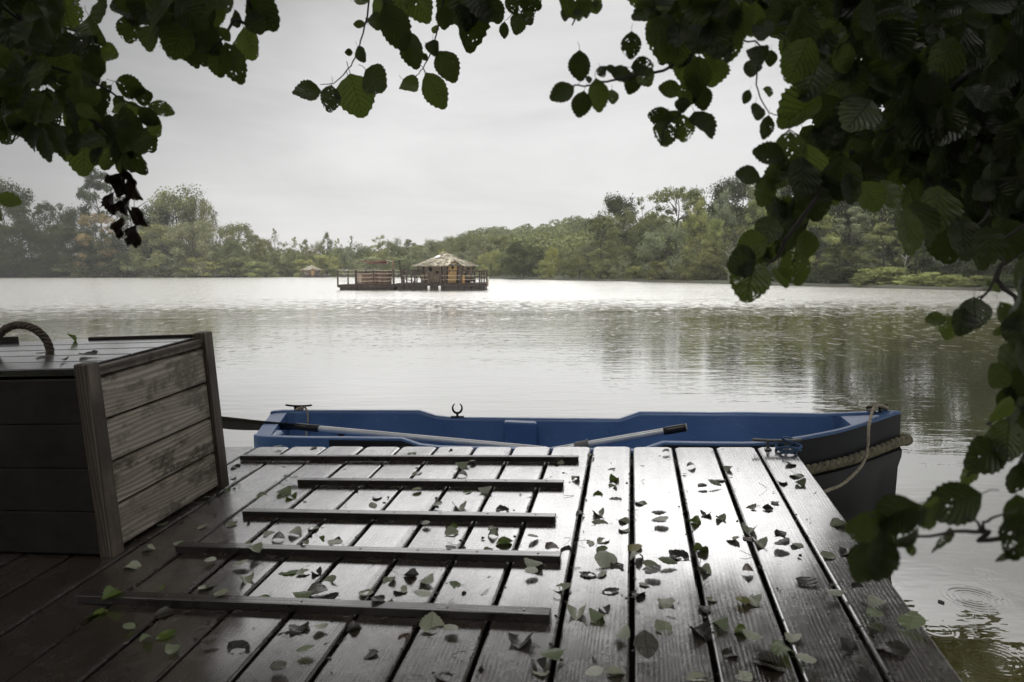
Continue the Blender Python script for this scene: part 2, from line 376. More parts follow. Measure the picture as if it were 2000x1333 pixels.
def water_mat():
    m, t = new_mat('lake_water'); pos = t.new('ShaderNodeNewGeometry').outputs['Position']
    sp = t.new('ShaderNodeSeparateXYZ', {0: pos}).outputs
    dist = t.new('ShaderNodeVectorMath', {0: pos}, operation='LENGTH').outputs['Value']
    wob = t.m('MULTIPLY', t.m('SUBTRACT', t.noise(t.scale(pos, (.05, .09, 1)), 1, 3, .6), .5), 26.0)
    far = t.mapr(t.m('ADD', dist, wob), 14, 42, 0, 1, True)
    mid = t.mapr(dist, 5, 14, 0, 1, True)
    near = t.mapr(dist, 3, 7, 1, 0, True)
    a = t.noise(t.scale(pos, (.9, 2.6, 1)), 1.0, 3, .5, .4)
    b = t.noise(t.scale(pos, (2.4, 6.5, 1)), 1.0, 3, .55, .3)
    c = t.noise(t.scale(pos, (5, 13, 1)), 1.0, 2, .6)
    patch = t.mapr(t.noise(t.scale(pos, (.12, .35, 1)), 1, 3, .6), .35, .65, .5, 1.5)
    A = t.m('MULTIPLY', a, t.m('ADD', .004, t.m('MULTIPLY', far, .02)))
    B = t.m('MULTIPLY', t.m('MULTIPLY', b, patch), t.m('ADD', .0012, t.m('ADD', t.m('MULTIPLY', mid, .003), t.m('MULTIPLY', far, .02))))
    Cc = t.m('MULTIPLY', t.m('MULTIPLY', c, patch), t.m('ADD', .0004, t.m('ADD', t.m('MULTIPLY', mid, .0015), t.m('MULTIPLY', far, .012))))
    spn = t.noise(t.scale(pos, (5.5, 2.2, 1)), 1.0, 2, .5)
    midfar = t.mapr(dist, 9, 20, 0, 1, True)
    Dd = t.m('MULTIPLY', t.mapr(spn, .60, .85, 0, 1), t.m('MULTIPLY', t.m('ADD', t.m('MULTIPLY', midfar, .018), .0005), t.m('ADD', t.m('MULTIPLY', far, 1.5), 1.0)))
    h = t.m('ADD', t.m('ADD', A, Dd), t.m('ADD', B, Cc))
    for (px, py, r0, am) in [(1900, 1168, .115, 1.4), (1922, 1118, .05, 1.1), (1925, 1082, .06, .8), (1990, 1165, .05, .9), (1850, 1100, .10, .45), (1975, 1138, .13, .4), (1830, 1230, .09, .3), (1790, 1010, .07, .25), (1940, 1290, .12, .5), (1870, 1040, .05, .4)]:
        q = at_water(px, py)
        d = t.new('ShaderNodeVectorMath', {0: pos, 1: tuple(q)}, operation='DISTANCE').outputs['Value']
        e = t.m('DIVIDE', t.m('SUBTRACT', d, r0 * .7), r0 * .45)
        env = t.m('EXPONENT', t.m('MULTIPLY', t.m('MULTIPLY', e, e), -1.0))
        h = t.m('ADD', h, t.m('MULTIPLY', t.m('MULTIPLY', t.m('SINE', t.m('MULTIPLY', d, 2 * pi / .024)), env), .0001 * am))
    bmp = t.new('ShaderNodeBump', {'Strength': 1.0, 'Distance': 1.0, 'Height': h}).outputs[0]
    streak = t.noise(t.scale(pos, (2.6, 1.5, 1)), 1.0, 5, .65, .3)
    far2 = t.mapr(t.m('ADD', dist, wob), 10, 40, -.5, .5)
    spk = t.mapr(t.m('ADD', streak, t.m('MULTIPLY', far2, .42)), .50, .60, 0, 1)
    rg = t.m('ADD', .012, t.m('MULTIPLY', spk, .22))
    gl = t.new('ShaderNodeBsdfGlossy', {'Color': (.97, .97, .96), 'Roughness': rg, 'Normal': bmp})
    body = t.new('ShaderNodeBsdfDiffuse', {'Color': (.26, .23, .08)})
    fr = t.new('ShaderNodeFresnel', {'IOR': 2.3, 'Normal': bmp}).outputs[0]
    fac = t.mapr(fr, .15, .50, .55, .94)
    mx = t.new('ShaderNodeMixShader', {0: fac, 1: body.outputs[0], 2: gl.outputs[0]})
    t.l.new(mx.outputs[0], t.out.inputs[0]); return m
wm = MB(); wm.add([(-500, -40, 0), (500, -40, 0), (500, 400, 0), (-500, 400, 0)], [(0, 1, 2, 3)])
tag(wm.build('water', water_mat()), None, None, kind='structure')

# ------------------------------------------------------------------ leaves
def leaf_pts(rng, L=1.0, kind='flat', rows=18, wr=None):
    """alder leaf: length L along +y from its stalk, toothed edge, faces +z"""
    wr = wr or rng.uniform(.33, .46); V = []; UV = []; Fs = []
    k1, k2, k3 = {'flat': (.06, .05, 0), 'cup': (.5, .25, 0), 'fold': (1.3, .1, 0), 'curl': (.35, .9, 0), 'twist': (.4, .3, .9), 'hang': (.25, -.25, .1), 'wither': (2.6, .8, 1.6)}[kind]
    k1 *= rng.uniform(.5, 1.2); k2 *= rng.uniform(.3, 1.0); k3 *= rng.choice((-1, 1))
    us = (-1, -.5, 0, .5, 1)
    for r in range(rows + 1):
        v = r / rows
        wd = wr * (sin(pi * (v ** .92)) ** .72) if 0 < r < rows else .02
        wd *= 1.04 if r % 2 else .955
        for u in us:
            x = u * wd; y = v + .014 * abs(u) * (1 if r % 2 else -1)
            z = k1 * x * x * 2 + .015 * sin(v * 8 * pi) * abs(u) + .02 * noise.noise((u * 2 + rng.random() * .01, v * 3, k1 * 9))
            a = k2 * (v - .4); z += .5 * a * abs(a) if kind != 'curl' else (v - .3) ** 2 * k2 * .9
            an = k3 * (v - .5); x, z = x * cos(an) - z * sin(an), x * sin(an) + z * cos(an)
            V.append(Vector((x, y, z)) * L); UV.append((u * .5 + .5, v))
    for r in range(rows):
        for c in range(4): i = r * 5 + c; Fs.append((i, i + 1, i + 6, i + 5))
    # stalk
    b = len(V); s = .009
    pts = [(0, 0, 0), (rng.uniform(-.03, .03), -.15, .03), (rng.uniform(-.06, .06), -.28, .05)]
    for p in pts:
        for dx, dz in ((-s, 0), (s, 0), (0, s)): V.append(Vector((p[0] + dx, p[1], p[2] + dz)) * L); UV.append((.5, .5))
    for i in range(2):
        for k in range(3): j = (k + 1) % 3; Fs.append((b + i * 3 + k, b + i * 3 + j, b + i * 3 + 3 + j, b + i * 3 + 3 + k))
    return V, UV, Fs
def add_leaf(mb, rng, M, L, kind='hang', tone=None, hole=None, rows=18, wr=None):
    V, UV, Fs = leaf_pts(rng, L, kind, rows, wr)
    if mb.uv is None: mb.uv = []; mb.c = []
    mb.add([M @ p for p in V], Fs); mb.uv += UV
    tn = rng.random() if tone is None else tone; hl = (rng.random() ** 2) if hole is None else hole
    mb.c += [(tn, hl, 0, 1)] * len(V)

def px_leaf(mb, rng, x, y, size, ang, d, kind=None, tone=None, hole=None, tilt=None, wr=None):
    kind = kind or rng.choice(('hang', 'hang', 'hang', 'cup', 'fold', 'twist'))
    """leaf whose blade is centred at photo pixel x,y at depth d, tip pointing ang degrees (0 right, 90 down)"""
    L = size / F * d * 1.08; P = at(x, y, d)
    ta = radians(ang); tip = Vector((cos(ta), 0, -sin(ta))); nrm = Vector((0, -1, 0))
    t1 = rng.uniform(-.5, .5) if tilt is None else tilt; t2 = rng.uniform(-.55, .55) if tilt is None else 0
    R = Matrix.Rotation(t1, 3, tip) @ Matrix.Rotation(t2, 3, tip.cross(nrm))
    tip = (R @ tip).normalized(); nrm = (R @ nrm).normalized(); sx = tip.cross(nrm)
    M = Matrix.Translation(P - tip * L * .5) @ Matrix((sx, tip, nrm)).transposed().to_4x4()
    add_leaf(mb, rng, M, L, kind, tone, hole, 18, wr)

def inside(poly, x, y):
    c = False; j = len(poly) - 1
    for i in range(len(poly)):
        (xi, yi), (xj, yj) = poly[i], poly[j]
        if (yi > y) != (yj > y) and x < (xj - xi) * (y - yi) / (yj - yi) + xi: c = not c
        j = i
    return c
def fill(mb, rng, poly, n, size, d0, d1, holes=(), kind=None):
    xs = [p[0] for p in poly]; ys = [p[1] for p in poly]; k = 0; tries = 0
    while k < n and tries < n * 30:
        tries += 1; x = rng.uniform(min(xs), max(xs)); y = rng.uniform(min(ys), max(ys))
        if not inside(poly, x, y) or any(((x - a) / r) ** 2 + ((y - b) / q) ** 2 < 1 for a, b, r, q in holes): continue
        d = rng.uniform(d0, d1); px_leaf(mb, rng, x, y, size * rng.uniform(.6, 1.15) * (d0 + d1) / 2 / d, rng.gauss(90, 45), d, kind); k += 1
def branch(parent, label, twigs, leaves, fills=(), d=1.5, seed=1, lift=None, withered=(), mat=M_hang):
    rng = random.Random(seed); tb = MB()
    for tw in twigs:
        r0 = tw[0]; dd = tw[1]; pts = [at(x, y, dd) for x, y in tw[2]]
        if lift and tw[2][0][1] < 5 or tw[2][0][0] > 1985 or tw[2][0][0] < 5: pts = [pts[0] + Vector(lift)] + pts
        pts = smooth(pts, 5); n = len(pts)
        tb.tube([p + Vector((rng.uniform(-1, 1), rng.uniform(-1, 1), rng.uniform(-1, 1))) * .0015 for p in pts], [r0 * (1 - .7 * i / n) for i in range(n)], 6)
    lm = MB()
    for lf in leaves:
        x, y, s, a = lf[:4]; dl = lf[4] if len(lf) > 4 else d
        px_leaf(lm, rng, x, y, s, a, dl * rng.uniform(.96, 1.05))
    for f in fills: fill(lm, rng, *f)
    b = tb.build('branch', M_twig, parent, True); b['label'] = label
    lm.build('foliage', mat, b, True)
    if withered:
        wmb = MB()
        for (x, y, s, a) in withered: px_leaf(wmb, rng, x, y, s * .8, a, d, 'wither', wr=.27)
        for (x, y, s, a) in withered: px_leaf(wmb, rng, x + rng.uniform(-14, 14), y + rng.uniform(-12, 12), s * .5, a + rng.uniform(-60, 60), d, 'wither', wr=.3)
        wmb.build('withered_leaves', M_wither, b, True)
    return b

def canopy(seed, n, inside_fn, size):
    rng = random.Random(seed); mb = MB(); mb.uv = []; mb.c = []; k = 0
    while k < n:
        p = inside_fn(rng)
        if p is None: continue
        k += 1; s = size * rng.uniform(.6, 1.3)
        R = Euler((rng.gauss(0, .6), rng.gauss(0, .6), rng.uniform(0, 6.28))).to_matrix()
        q = [(0, -.5), (.38, -.2), (.42, .2), (0, .5), (-.42, .2), (-.38, -.2)]
        b = len(mb.v)
        for x, y in q:
            v = Vector(p) + R @ Vector((x * s, y * s, .1 * s * abs(x))); mb.v.append(tuple(v)); mb.uv.append((x + .5, y + .5))
        mb.f.append((b, b + 1, b + 2, b + 3, b + 4, b + 5)); mb.c += [(rng.random(), 0, 0, 1)] * 6
    return mb
def over(x0, x1, lim):
    def fn(rng):
        x = rng.uniform(x0, x1); y = rng.uniform(-4, 12); z = rng.uniform(2.7, 6.6) + .35 * noise.noise((x, y, 1))
        e = math.degrees(atan2(z - CZ, max(.1, sqrt(x * x + y * y) if y > 0 else .1)))
        az = math.degrees(atan2(x, max(y, .1)))
        lm_ = lim - lerp([(-34, 10), (-27, 0), (21, 0), (27, 10)], az)
        if y > 0 and e < lm_ + 1.2 * noise.noise((x * .7, y * .3, 7)): return None
        if z > 5.2 and y < 4: return None
        if y < 3.2 + .5 * noise.noise((x, 3, 2)) and rng.random() > .2: return None
        if abs(z - CZ) < .0: return None
        return (x, y, z)
    return fn

# right alder: trunk behind the camera on the bank, unseen crown overhead shaped to darken deck and water reflections, low branches hanging into the view
def alder(x, y, h, label, seed, side, rngx, n, lim):
    t = empty('alder_tree', None, (x, y, ground_z(x, y) - .1)); tag(t, label, 'tree', 'alder trees over the dock')
    rng = random.Random(seed); mb = MB(); o = Vector(t.location)
    top = Vector((x * .7, y + 1.2, h)) - o
    mb.tube(smooth([(0, 0, -.3), (.05, .1, 1.3), (side * -.2, .4, 2.5), tuple(top)], 6), [.2 - .14 * i / 18 for i in range(19)], 12)
    for k in range(9):
        st = Vector((side * -.1, .3, 2.0 + .25 * k)); en = Vector((rng.uniform(rngx[0], rngx[1]), rng.uniform(-1, 5.5), rng.uniform(3.3, 4.6))) - o
        mid = st.lerp(en, .5) + Vector((0, 0, .35)); mb.tube(smooth([st, mid, en], 6), [.06 - .05 * i / 12 for i in range(13)], 6)
    mb.build('trunk', M_trunk, t, True)
    cb = canopy(seed, n, over(rngx[0], rngx[1], lim), .24); cb.v = [tuple(Vector(p) - o) for p in cb.v]
    cb.build('crown', M_shade_canopy, t)
    hold = empty('tmp'); bpy.data.objects.remove(hold)
    return t, o
def reparent(b, t):
    b.parent = t; b.matrix_parent_inverse = Matrix.Translation(-Vector(t.location))

# ------------------------------------------------------------------ trees across the water
def crown_mesh(name, rng, form, cards, leaf):
    """unit crown: height 1 from the ground, width about 1 (x,y in -.5..+.5)"""
    cl = []
    if form == 'round':
        for k in range(46):
            a = rng.uniform(0, 2 * pi); zz = rng.uniform(.10, .93); rr = .42 * sqrt(max(0, 1 - ((zz - .48) / .5) ** 2)) * rng.uniform(.55, 1.05)
            cl.append((rr * cos(a), rr * sin(a), zz, rng.uniform(.08, .15)))
    elif form == 'tall':
        for k in range(48):
            a = rng.uniform(0, 2 * pi); zz = rng.uniform(.08, .98); rr = .36 * lerp([(0, .6), (.3, 1), (.6, .95), (.85, .68), (1, .2)], zz) * rng.uniform(.3, 1.1)
            cl.append((rr * cos(a), rr * sin(a), zz, rng.uniform(.06, .12) * (1.2 - .55 * zz)))
    elif form == 'airy':
        for k in range(38):
            a = rng.uniform(0, 2 * pi); zz = rng.uniform(.22, .99); rr = .40 * lerp([(0, .5), (.4, 1), (.7, .75), (1, .1)], zz) * rng.uniform(.2, 1.15)
            cl.append((rr * cos(a), rr * sin(a), zz, rng.uniform(.035, .085) * (1.2 - .6 * zz)))
    elif form == 'layered':
        for k in range(46):
            a = rng.uniform(0, 2 * pi); zz = rng.choice((.14, .24, .34, .44, .54, .64, .73, .82, .9, .95)) + rng.uniform(-.05, .04); rr = .45 * lerp([(0, .75), (.3, 1), (.6, .9), (.8, .72), (1, .3)], zz) * rng.uniform(.35, 1.08)
            cl.append((rr * cos(a), rr * sin(a), zz - rr * .12, rng.uniform(.06, .12) * (1.15 - .45 * zz)))
    else:  # bush
        for k in range(34):
            a = rng.uniform(0, 2 * pi); zz = rng.uniform(.05, .85); rr = .46 * sqrt(max(0, 1 - (zz / 1.0) ** 2)) * rng.uniform(.3, 1.0)
            cl.append((rr * cos(a), rr * sin(a), zz, rng.uniform(.10, .17)))
    mb = MB(); mb.c = []; tot = sum(c[3] ** 2 for c in cl)
    for (cx, cy, cz, cr) in cl:
        n = int(cards * cr ** 2 / tot); shade = rng.random()
        fl = .62 if form == 'layered' else .8
        sub = [(rng.gauss(0, 1), rng.gauss(0, 1), rng.gauss(0, 1)) for _ in range(9)]
        for i in range(n):
            sx, sy, sz = rng.choice(sub); l = sqrt(sx * sx + sy * sy + sz * sz) + 1e-6
            d = Vector((sx / l * .72 + rng.gauss(0, .27), sy / l * .72 + rng.gauss(0, .27), sz / l * .72 + rng.gauss(0, .27)))
            p = Vector((cx, cy, cz)) + Vector((d.x, d.y, d.z * fl)) * cr
            if p.z < .005: p.z = .005 + rng.random() * .04
            s = leaf * rng.uniform(.55, 1.35)
            nrm = (d.normalized() * .9 + Vector((rng.gauss(0, .6), rng.gauss(0, .6), .5 + rng.gauss(0, .5)))).normalized()
            a = nrm.orthogonal().normalized(); a = Matrix.Rotation(rng.uniform(0, 6.28), 3, nrm) @ a; b_ = nrm.cross(a)
            b = len(mb.v)
            for (u, v) in ((-.5, -.12), (0, -.5), (.5, .1), (.05, .5)): mb.v.append(tuple(p + (a * u + b_ * v) * s))
            mb.f.append((b, b + 1, b + 2, b + 3)); mb.c += [(shade, rng.random(), 0, 1)] * 4
    me = bpy.data.meshes.new(name); me.from_pydata(mb.v, [], mb.f)
    at_ = me.color_attributes.new('tone', 'FLOAT_COLOR', 'POINT'); at_.data.foreach_set('color', [c for t in mb.c for c in t])
    return me
def trunk_mesh(rng, form):
    mb = MB(); top = .95 if form != 'bush' else .5
    pts = [Vector((rng.uniform(-.015, .015) * i, rng.uniform(-.015, .015) * i, top * i / 5)) for i in range(6)]; pts[0].z = -.04
    mb.tube(smooth(pts, 3), [.016 * (1 - .85 * i / 15) for i in range(16)], 7)
    for k in range(12):
        z = rng.uniform(.2, .85) * top; a = rng.uniform(0, 6.28); r = rng.uniform(.18, .36)
        p = Vector((0, 0, z)); q = Vector((r * cos(a), r * sin(a), z + rng.uniform(.05, .16)))
        mb.tube(smooth([p, p.lerp(q, .5) + Vector((0, 0, .015)), q], 3), [.007 - .0009 * i for i in range(7)], 5)
    me = bpy.data.meshes.new('trunk'); me.from_pydata(mb.v, [], mb.f); return me
VAR = {}
FORMS = {'round': (13000, .020), 'tall': (11000, .017), 'airy': (4500, .016), 'layered': (13000, .018), 'bush': (8000, .030)}
for fm, (n, lf) in FORMS.items():
    VAR[fm] = []
    for k in range(3 if fm != 'tall' else 4):
        rg = random.Random(hash(fm) % 1000 if False else len(fm) * 31 + k * 7 + ord(fm[0])); VAR[fm].append((crown_mesh('crown', rg, fm, n, lf), trunk_mesh(rg, fm)))
MATS = {'green': T_green, 'dark': T_dark, 'grey': T_grey, 'pale': T_pale, 'gold': T_gold, 'yellow': T_yel}
WORD = {'green': 'mid-green', 'dark': 'dark green', 'grey': 'grey-green', 'pale': 'pale green', 'gold': 'golden brown', 'yellow': 'yellow'}
FW = {'round': 'broad rounded tree', 'tall': 'tall full tree', 'airy': 'thin open tree', 'layered': 'tree with layered boughs', 'bush': 'low dense bush'}
trng = random.Random(5)
TREES = []
def far_tree(px, top, wpx, form, col, d, off=3.0, white=False):
    """px: photo column, top: row of its tip, wpx: width in pixels, d: metres away"""
    x = (px - 1000) / F * d; y = d; gz = ground_z(x, y)
    if gz < 0:
        r = sqrt(x * x + y * y); s = (shore(x, y) + 1.5) / r; x *= s; y *= s; gz = ground_z(x, y); d = y
    h = CZ + (HZ - top) / F * d - gz + .3; w_ = wpx / F * d / .92
    TREES.append((px, top, form, col, x, y, gz - .3, h, w_, white))
L = 'left'
for a in [ # left bank
 (-60, 350, 150, 'tall', 'dark', 165), (15, 352, 120, 'round', 'dark', 172), (70, 392, 105, 'layered', 'dark', 162), (128, 398, 80, 'airy', 'dark', 166), (105, 400, 90, 'tall', 'dark', 176),
 (30, 430, 150, 'round', 'dark', 157), (120, 440, 120, 'round', 'dark', 158), (205, 341, 120, 'layered', 'dark', 178), (270, 366, 110, 'airy', 'dark', 180), (165, 405, 80, 'round', 'dark', 170),
 (196, 415, 92, 'layered', 'gold', 158), (150, 450, 90, 'layered', 'dark', 156), (250, 450, 110, 'round', 'dark', 160), (345, 370, 150, 'round', 'green', 172), (398, 385, 70, 'round', 'green', 174), (300, 400, 120, 'round', 'dark', 170), (385, 432, 105, 'round', 'grey', 161), (320, 440, 120, 'round', 'green', 160),
 (436, 446, 50, 'airy', 'grey', 168), (470, 436, 80, 'round', 'green', 168), (448, 468, 70, 'round', 'green', 164), (500, 462, 60, 'layered', 'green', 178),
 (20, 492, 130, 'bush', 'dark', 153), (105, 500, 120, 'bush', 'dark', 153), (195, 492, 120, 'bush', 'dark', 153), (265, 502, 100, 'bush', 'pale', 152), (330, 496, 130, 'bush', 'grey', 153), (405, 500, 120, 'bush', 'pale', 152.6), (462, 500, 100, 'bush', 'green', 152.4), (502, 510, 62, 'bush', 'pale', 152),
 (-30, 480, 120, 'bush', 'dark', 153), (150, 508, 90, 'bush', 'green', 152),
 ]: far_tree(*a)
frow = [(520, 466, 50, 'round'), (541, 449, 34, 'airy'), (560, 474, 44, 'tall'), (578, 465, 40, 'airy'), (600, 470, 42, 'tall'), (618, 474, 40, 'round'), (641, 457, 46, 'tall'), (662, 468, 38, 'airy'), (689, 461, 42, 'airy'), (676, 482, 50, 'round'), (713, 478, 52, 'round'), (744, 462, 56, 'tall'),
 (770, 468, 50, 'round'), (800, 470, 54, 'layered'), (826, 478, 50, 'round'), (640, 495, 60, 'bush'), (560, 505, 60, 'bush'), (720, 500, 70, 'bush'), (790, 500, 70, 'bush'), (600, 503, 60, 'bush'), (520, 510, 50, 'bush')]
for i, (px, tp, wp, fm) in enumerate(frow): far_tree(px, tp, wp, fm, ('green', 'grey', 'green', 'pale')[i % 4], (162 if fm == 'bush' else 172 + (i * 7) % 12))
for a in [(850, 468, 70, 'round', 'grey', 165), (885, 462, 60, 'round', 'green', 178), (868, 488, 26, 'round', 'yellow', 150), (915, 458, 70, 'round', 'green', 165), (945, 462, 60, 'layered', 'grey', 150), (975, 460, 70, 'round', 'green', 160), (905, 490, 70, 'round', 'grey', 152), (960, 490, 60, 'round', 'pale', 142), (850, 500, 60, 'bush', 'green', 155), (930, 505, 60, 'bush', 'green', 150),
 (1022, 474, 88, 'round', 'dark', 126), (1000, 470, 60, 'round', 'green', 140), (1078, 482, 30, 'round', 'yellow', 138), (1065, 505, 40, 'bush', 'pale', 120), (1100, 486, 46, 'tall', 'green', 116), (1131, 497, 46, 'round', 'green', 113), (1060, 455, 60, 'round', 'green', 170), (1100, 460, 60, 'round', 'pale', 165),
 (1172, 428, 118, 'layered', 'green', 112), (1150, 470, 70, 'round', 'grey', 118), (1204, 381, 110, 'round', 'dark', 130), (1218, 415, 90, 'round', 'green', 122), (1248, 386, 90, 'airy', 'green', 128), (1262, 440, 70, 'round', 'dark', 108), (1214, 500, 46, 'tall', 'grey', 104),
 (1318, 366, 165, 'layered', 'green', 103), (1278, 415, 80, 'layered', 'green', 100), (1350, 372, 100, 'tall', 'green', 110), (1300, 440, 110, 'round', 'grey', 98), (1365, 395, 90, 'tall', 'pale', 96), (1412, 376, 84, 'tall', 'grey', 98), (1440, 342, 130, 'round', 'dark', 116), (1395, 430, 80, 'tall', 'pale', 92), (1370, 470, 100, 'round', 'green', 90), (1432, 440, 80, 'layered', 'green', 90), (1480, 380, 90, 'layered', 'pale', 92), (1500, 350, 110, 'round', 'green', 112),
 (1470, 450, 80, 'layered', 'grey', 86), (1530, 400, 100, 'tall', 'green', 84), (1520, 460, 110, 'layered', 'green', 80), (1570, 335, 140, 'round', 'dark', 100), (1590, 420, 130, 'layered', 'pale', 76), (1630, 290, 150, 'tall', 'dark', 90), (1660, 410, 130, 'layered', 'grey', 76), (1640, 480, 120, 'layered', 'dark', 68), (1710, 255, 180, 'round', 'dark', 88), (1720, 440, 130, 'layered', 'green', 70), (1790, 240, 190, 'round', 'dark', 76), (1780, 460, 110, 'layered', 'dark', 66),
 (1850, 430, 160, 'layered', 'dark', 64), (1870, 225, 210, 'round', 'dark', 80), (1930, 430, 160, 'round', 'dark', 60), (1990, 240, 220, 'round', 'dark', 66), (2060, 380, 200, 'tall', 'dark', 62), (1950, 230, 200, 'tall', 'dark', 84),
 (1236, 518, 40, 'bush', 'pale', 104), (1290, 505, 60, 'bush', 'green', 96), (1335, 500, 64, 'bush', 'grey', 93), (1385, 508, 70, 'bush', 'green', 90), (1440, 528, 50, 'bush', 'grey', 82), (1175, 505, 60, 'bush', 'green', 107), (1490, 512, 70, 'bush', 'dark', 78), (1555, 520, 80, 'bush', 'dark', 72), (1610, 515, 70, 'bush', 'dark', 69), (1655, 520, 80, 'bush', 'dark', 66), (1725, 520, 110, 'bush', 'pale', 62.5), (1690, 530, 60, 'bush', 'green', 62), (1800, 530, 70, 'bush', 'pale', 59), (1850, 535, 70, 'bush', 'pale', 57), (1905, 535, 80, 'bush', 'green', 54), (1970, 530, 100, 'bush', 'dark', 51), (2040, 530, 110, 'bush', 'dark', 50),
 (1420, 470, 60, 'airy', 'green', 88, 3, True), (1764, 455, 70, 'airy', 'green', 64.5, 3, True)]: far_tree(*a)
TREES.sort(key=lambda a: a[0])
ORD = ['first', 'second', 'third', 'fourth', 'fifth', 'sixth', 'seventh', 'eighth', 'ninth', 'tenth', 'eleventh', 'twelfth', 'thirteenth', 'fourteenth']
cnt = {}
def trees_build():
    base = {}
    for k, (px, top, form, col, x, y, z, h, w_, white) in enumerate(TREES):
        cm, tm = VAR[form][k % len(VAR[form])]; key = (form, k % len(VAR[form]), col)
        sec = 'left shore' if px < 515 else ('far shore' if px < 985 else 'right shore')
        c = cnt[(sec, form, col)] = cnt.get((sec, form, col), 0) + 1
        tot = sum(1 for q in TREES if q[2] == form and q[3] == col and (('left shore' if q[0] < 515 else ('far shore' if q[0] < 985 else 'right shore')) == sec))
        lab = '%s %s on the %s' % (WORD[col], FW[form], sec)
        if tot > 1: lab += ', %s such from the left' % ORD[c - 1]
        if white: lab = 'thin open tree with a bare pale trunk on the right shore, ' + ('farther one' if px < 1500 else 'nearer one')
        t = empty({'bush': 'bush'}.get(form, 'broadleaf_tree'), None, (x, y, z)); tag(t, lab, 'bush' if form == 'bush' else 'tree', 'bushes along the lake shore' if form == 'bush' else 'trees along the lake shore')
        t.rotation_euler.z = trng.uniform(0, 6.28); t.scale = (w_, w_, h)
        if not cm.materials: cm.materials.append(T_green)
        o = bpy.data.objects.new('crown', cm); C.objects.link(o); o.parent = t; o.material_slots[0].link = 'OBJECT'; o.material_slots[0].material = MATS[col]
        tkey = ('t', form, k % len(VAR[form]), white)
        if tkey not in base: m3 = tm.copy(); m3.materials.append(M_birch if white else M_trunk); base[tkey] = m3
        o = bpy.data.objects.new('trunk', base[tkey]); C.objects.link(o); o.parent = t
trees_build()
# the wood on the hill beyond: far too many crowns to count, one mass
def hill_wood():
    rng = random.Random(11); mb = MB(); mb.c = []
    for k in range(760):
        th = rng.uniform(-30, 40) if k < 500 else rng.uniform(-9, 8); s = lerp(SH, th); d = s + rng.uniform(34 if th < 8 else 45, 160 if k < 500 else 230)
        x, y = d * sin(radians(th)), d * cos(radians(th)); gz = ground_z(x, y); h = rng.uniform(6, 9.5); wd = rng.uniform(6, 10)
        if -20 < th < -4 : h *= .85
        shade = rng.random()
        for i in range(420):
            a = rng.uniform(0, 6.28); q = rng.uniform(.25, 1); e = sqrt(max(0, 1 - ((q - .5) / .52) ** 2)) * rng.uniform(.6, 1.05)
            lob = 1 + .25 * sin(a * 3 + k) * sin(q * 9 + k)
            p = Vector((x + wd * .5 * e * cos(a) * lob, y + wd * .5 * e * sin(a) * lob, gz + h * q))
            n = Vector((cos(a) * e + rng.gauss(0, .4), sin(a) * e + rng.gauss(0, .4), .6 + rng.gauss(0, .4))).normalized(); u = n.orthogonal().normalized(); v = n.cross(u); sz = rng.uniform(.35, .75)
            b = len(mb.v)
            for (c1, c2) in ((-.5, -.1), (0, -.5), (.5, .1), (0, .5)): mb.v.append(tuple(p + (u * c1 + v * c2) * sz))
            mb.f.append((b, b + 1, b + 2, b + 3)); mb.c += [(shade, rng.random(), 0, 1)] * 4
    tag(mb.build('hillside_wood', T_green), 'hazy mass of tree crowns covering the hill beyond the lake', 'woodland', kind='stuff')
hill_wood()

# ------------------------------------------------------------------ dock
dock = empty('wooden_dock', DM); tag(dock, 'wet wooden dock of dark planks strewn with fallen leaves', 'dock')
rng = random.Random(3); db = MB()
gaps = [0.0, -.157, -.336, -.518, -.705, -.887, -1.074, -1.256, -1.44, -1.626, -1.81, -1.996, -2.19, -2.385, -2.57, -2.755, -2.94, -3.125, -3.31, -3.495, -3.68, -3.865, -4.05]
for i in range(len(gaps) - 1):
    x1, x0 = gaps[i] - (.006 if i else 0), gaps[i + 1] + .006
    db.board(x0, x1, -5.2, rng.uniform(-.003, .006), -.032 + rng.uniform(-.001, .001), rng.uniform(-.0015, .0015), .006, .014)
db.build('decking', M_deck, dock)
fb = MB()
for y0 in (-.12, -1.0, -2.0, -3.2, -4.6): fb.box(-4.02, -.03, y0 - .05, y0 + .05, -.17, -.036)
fb.box(-.10, -.03, -5.1, -.19, -.17, -.036); fb.box(-4.02, -3.95, -5.1, -.19, -.17, -.036)
fb.build('joists', M_under, dock)
pf = MB(); pf.box(-3.85, -.16, -5.0, -.3, -.42, -.172); pf.build('gap_underlay', M_under, dock)  # unseen dark box added under the boards so the gaps stay dark
for (u, v) in ((-.25, -.2), (-2.0, -.25), (-3.8, -.2), (-.2, -3.0), (-3.8, -3.0)):
    pb = MB(); pb.tube([(u, v, -2.0), (u, v, -.175)], .07, 14); pb.build('pile', M_under, dock, True)
for (v, ua, ub, wd) in ((-.225, -2.534, -.934, .022), (-.543, -2.088, -.97, .028), (-.886, -2.142, -.966, .030), (-1.19, -2.211, -.919, .032), (-1.526, -2.297, -.913, .034)):
    bb = MB(); bb.board(ua, ub, v - .004, v + wd, .0018, .024, .002, .002)
    o = bb.build('batten', M_batten, dock)
    for k in range(7):
        nb = MB(); u = ua + .07 + (ub - ua - .14) * k / 6; nb.tube([(u, v + wd * .5, .0242), (u, v + wd * .5, .0256)], .0035, 8); nb.build('screw_head', M_galv, o)
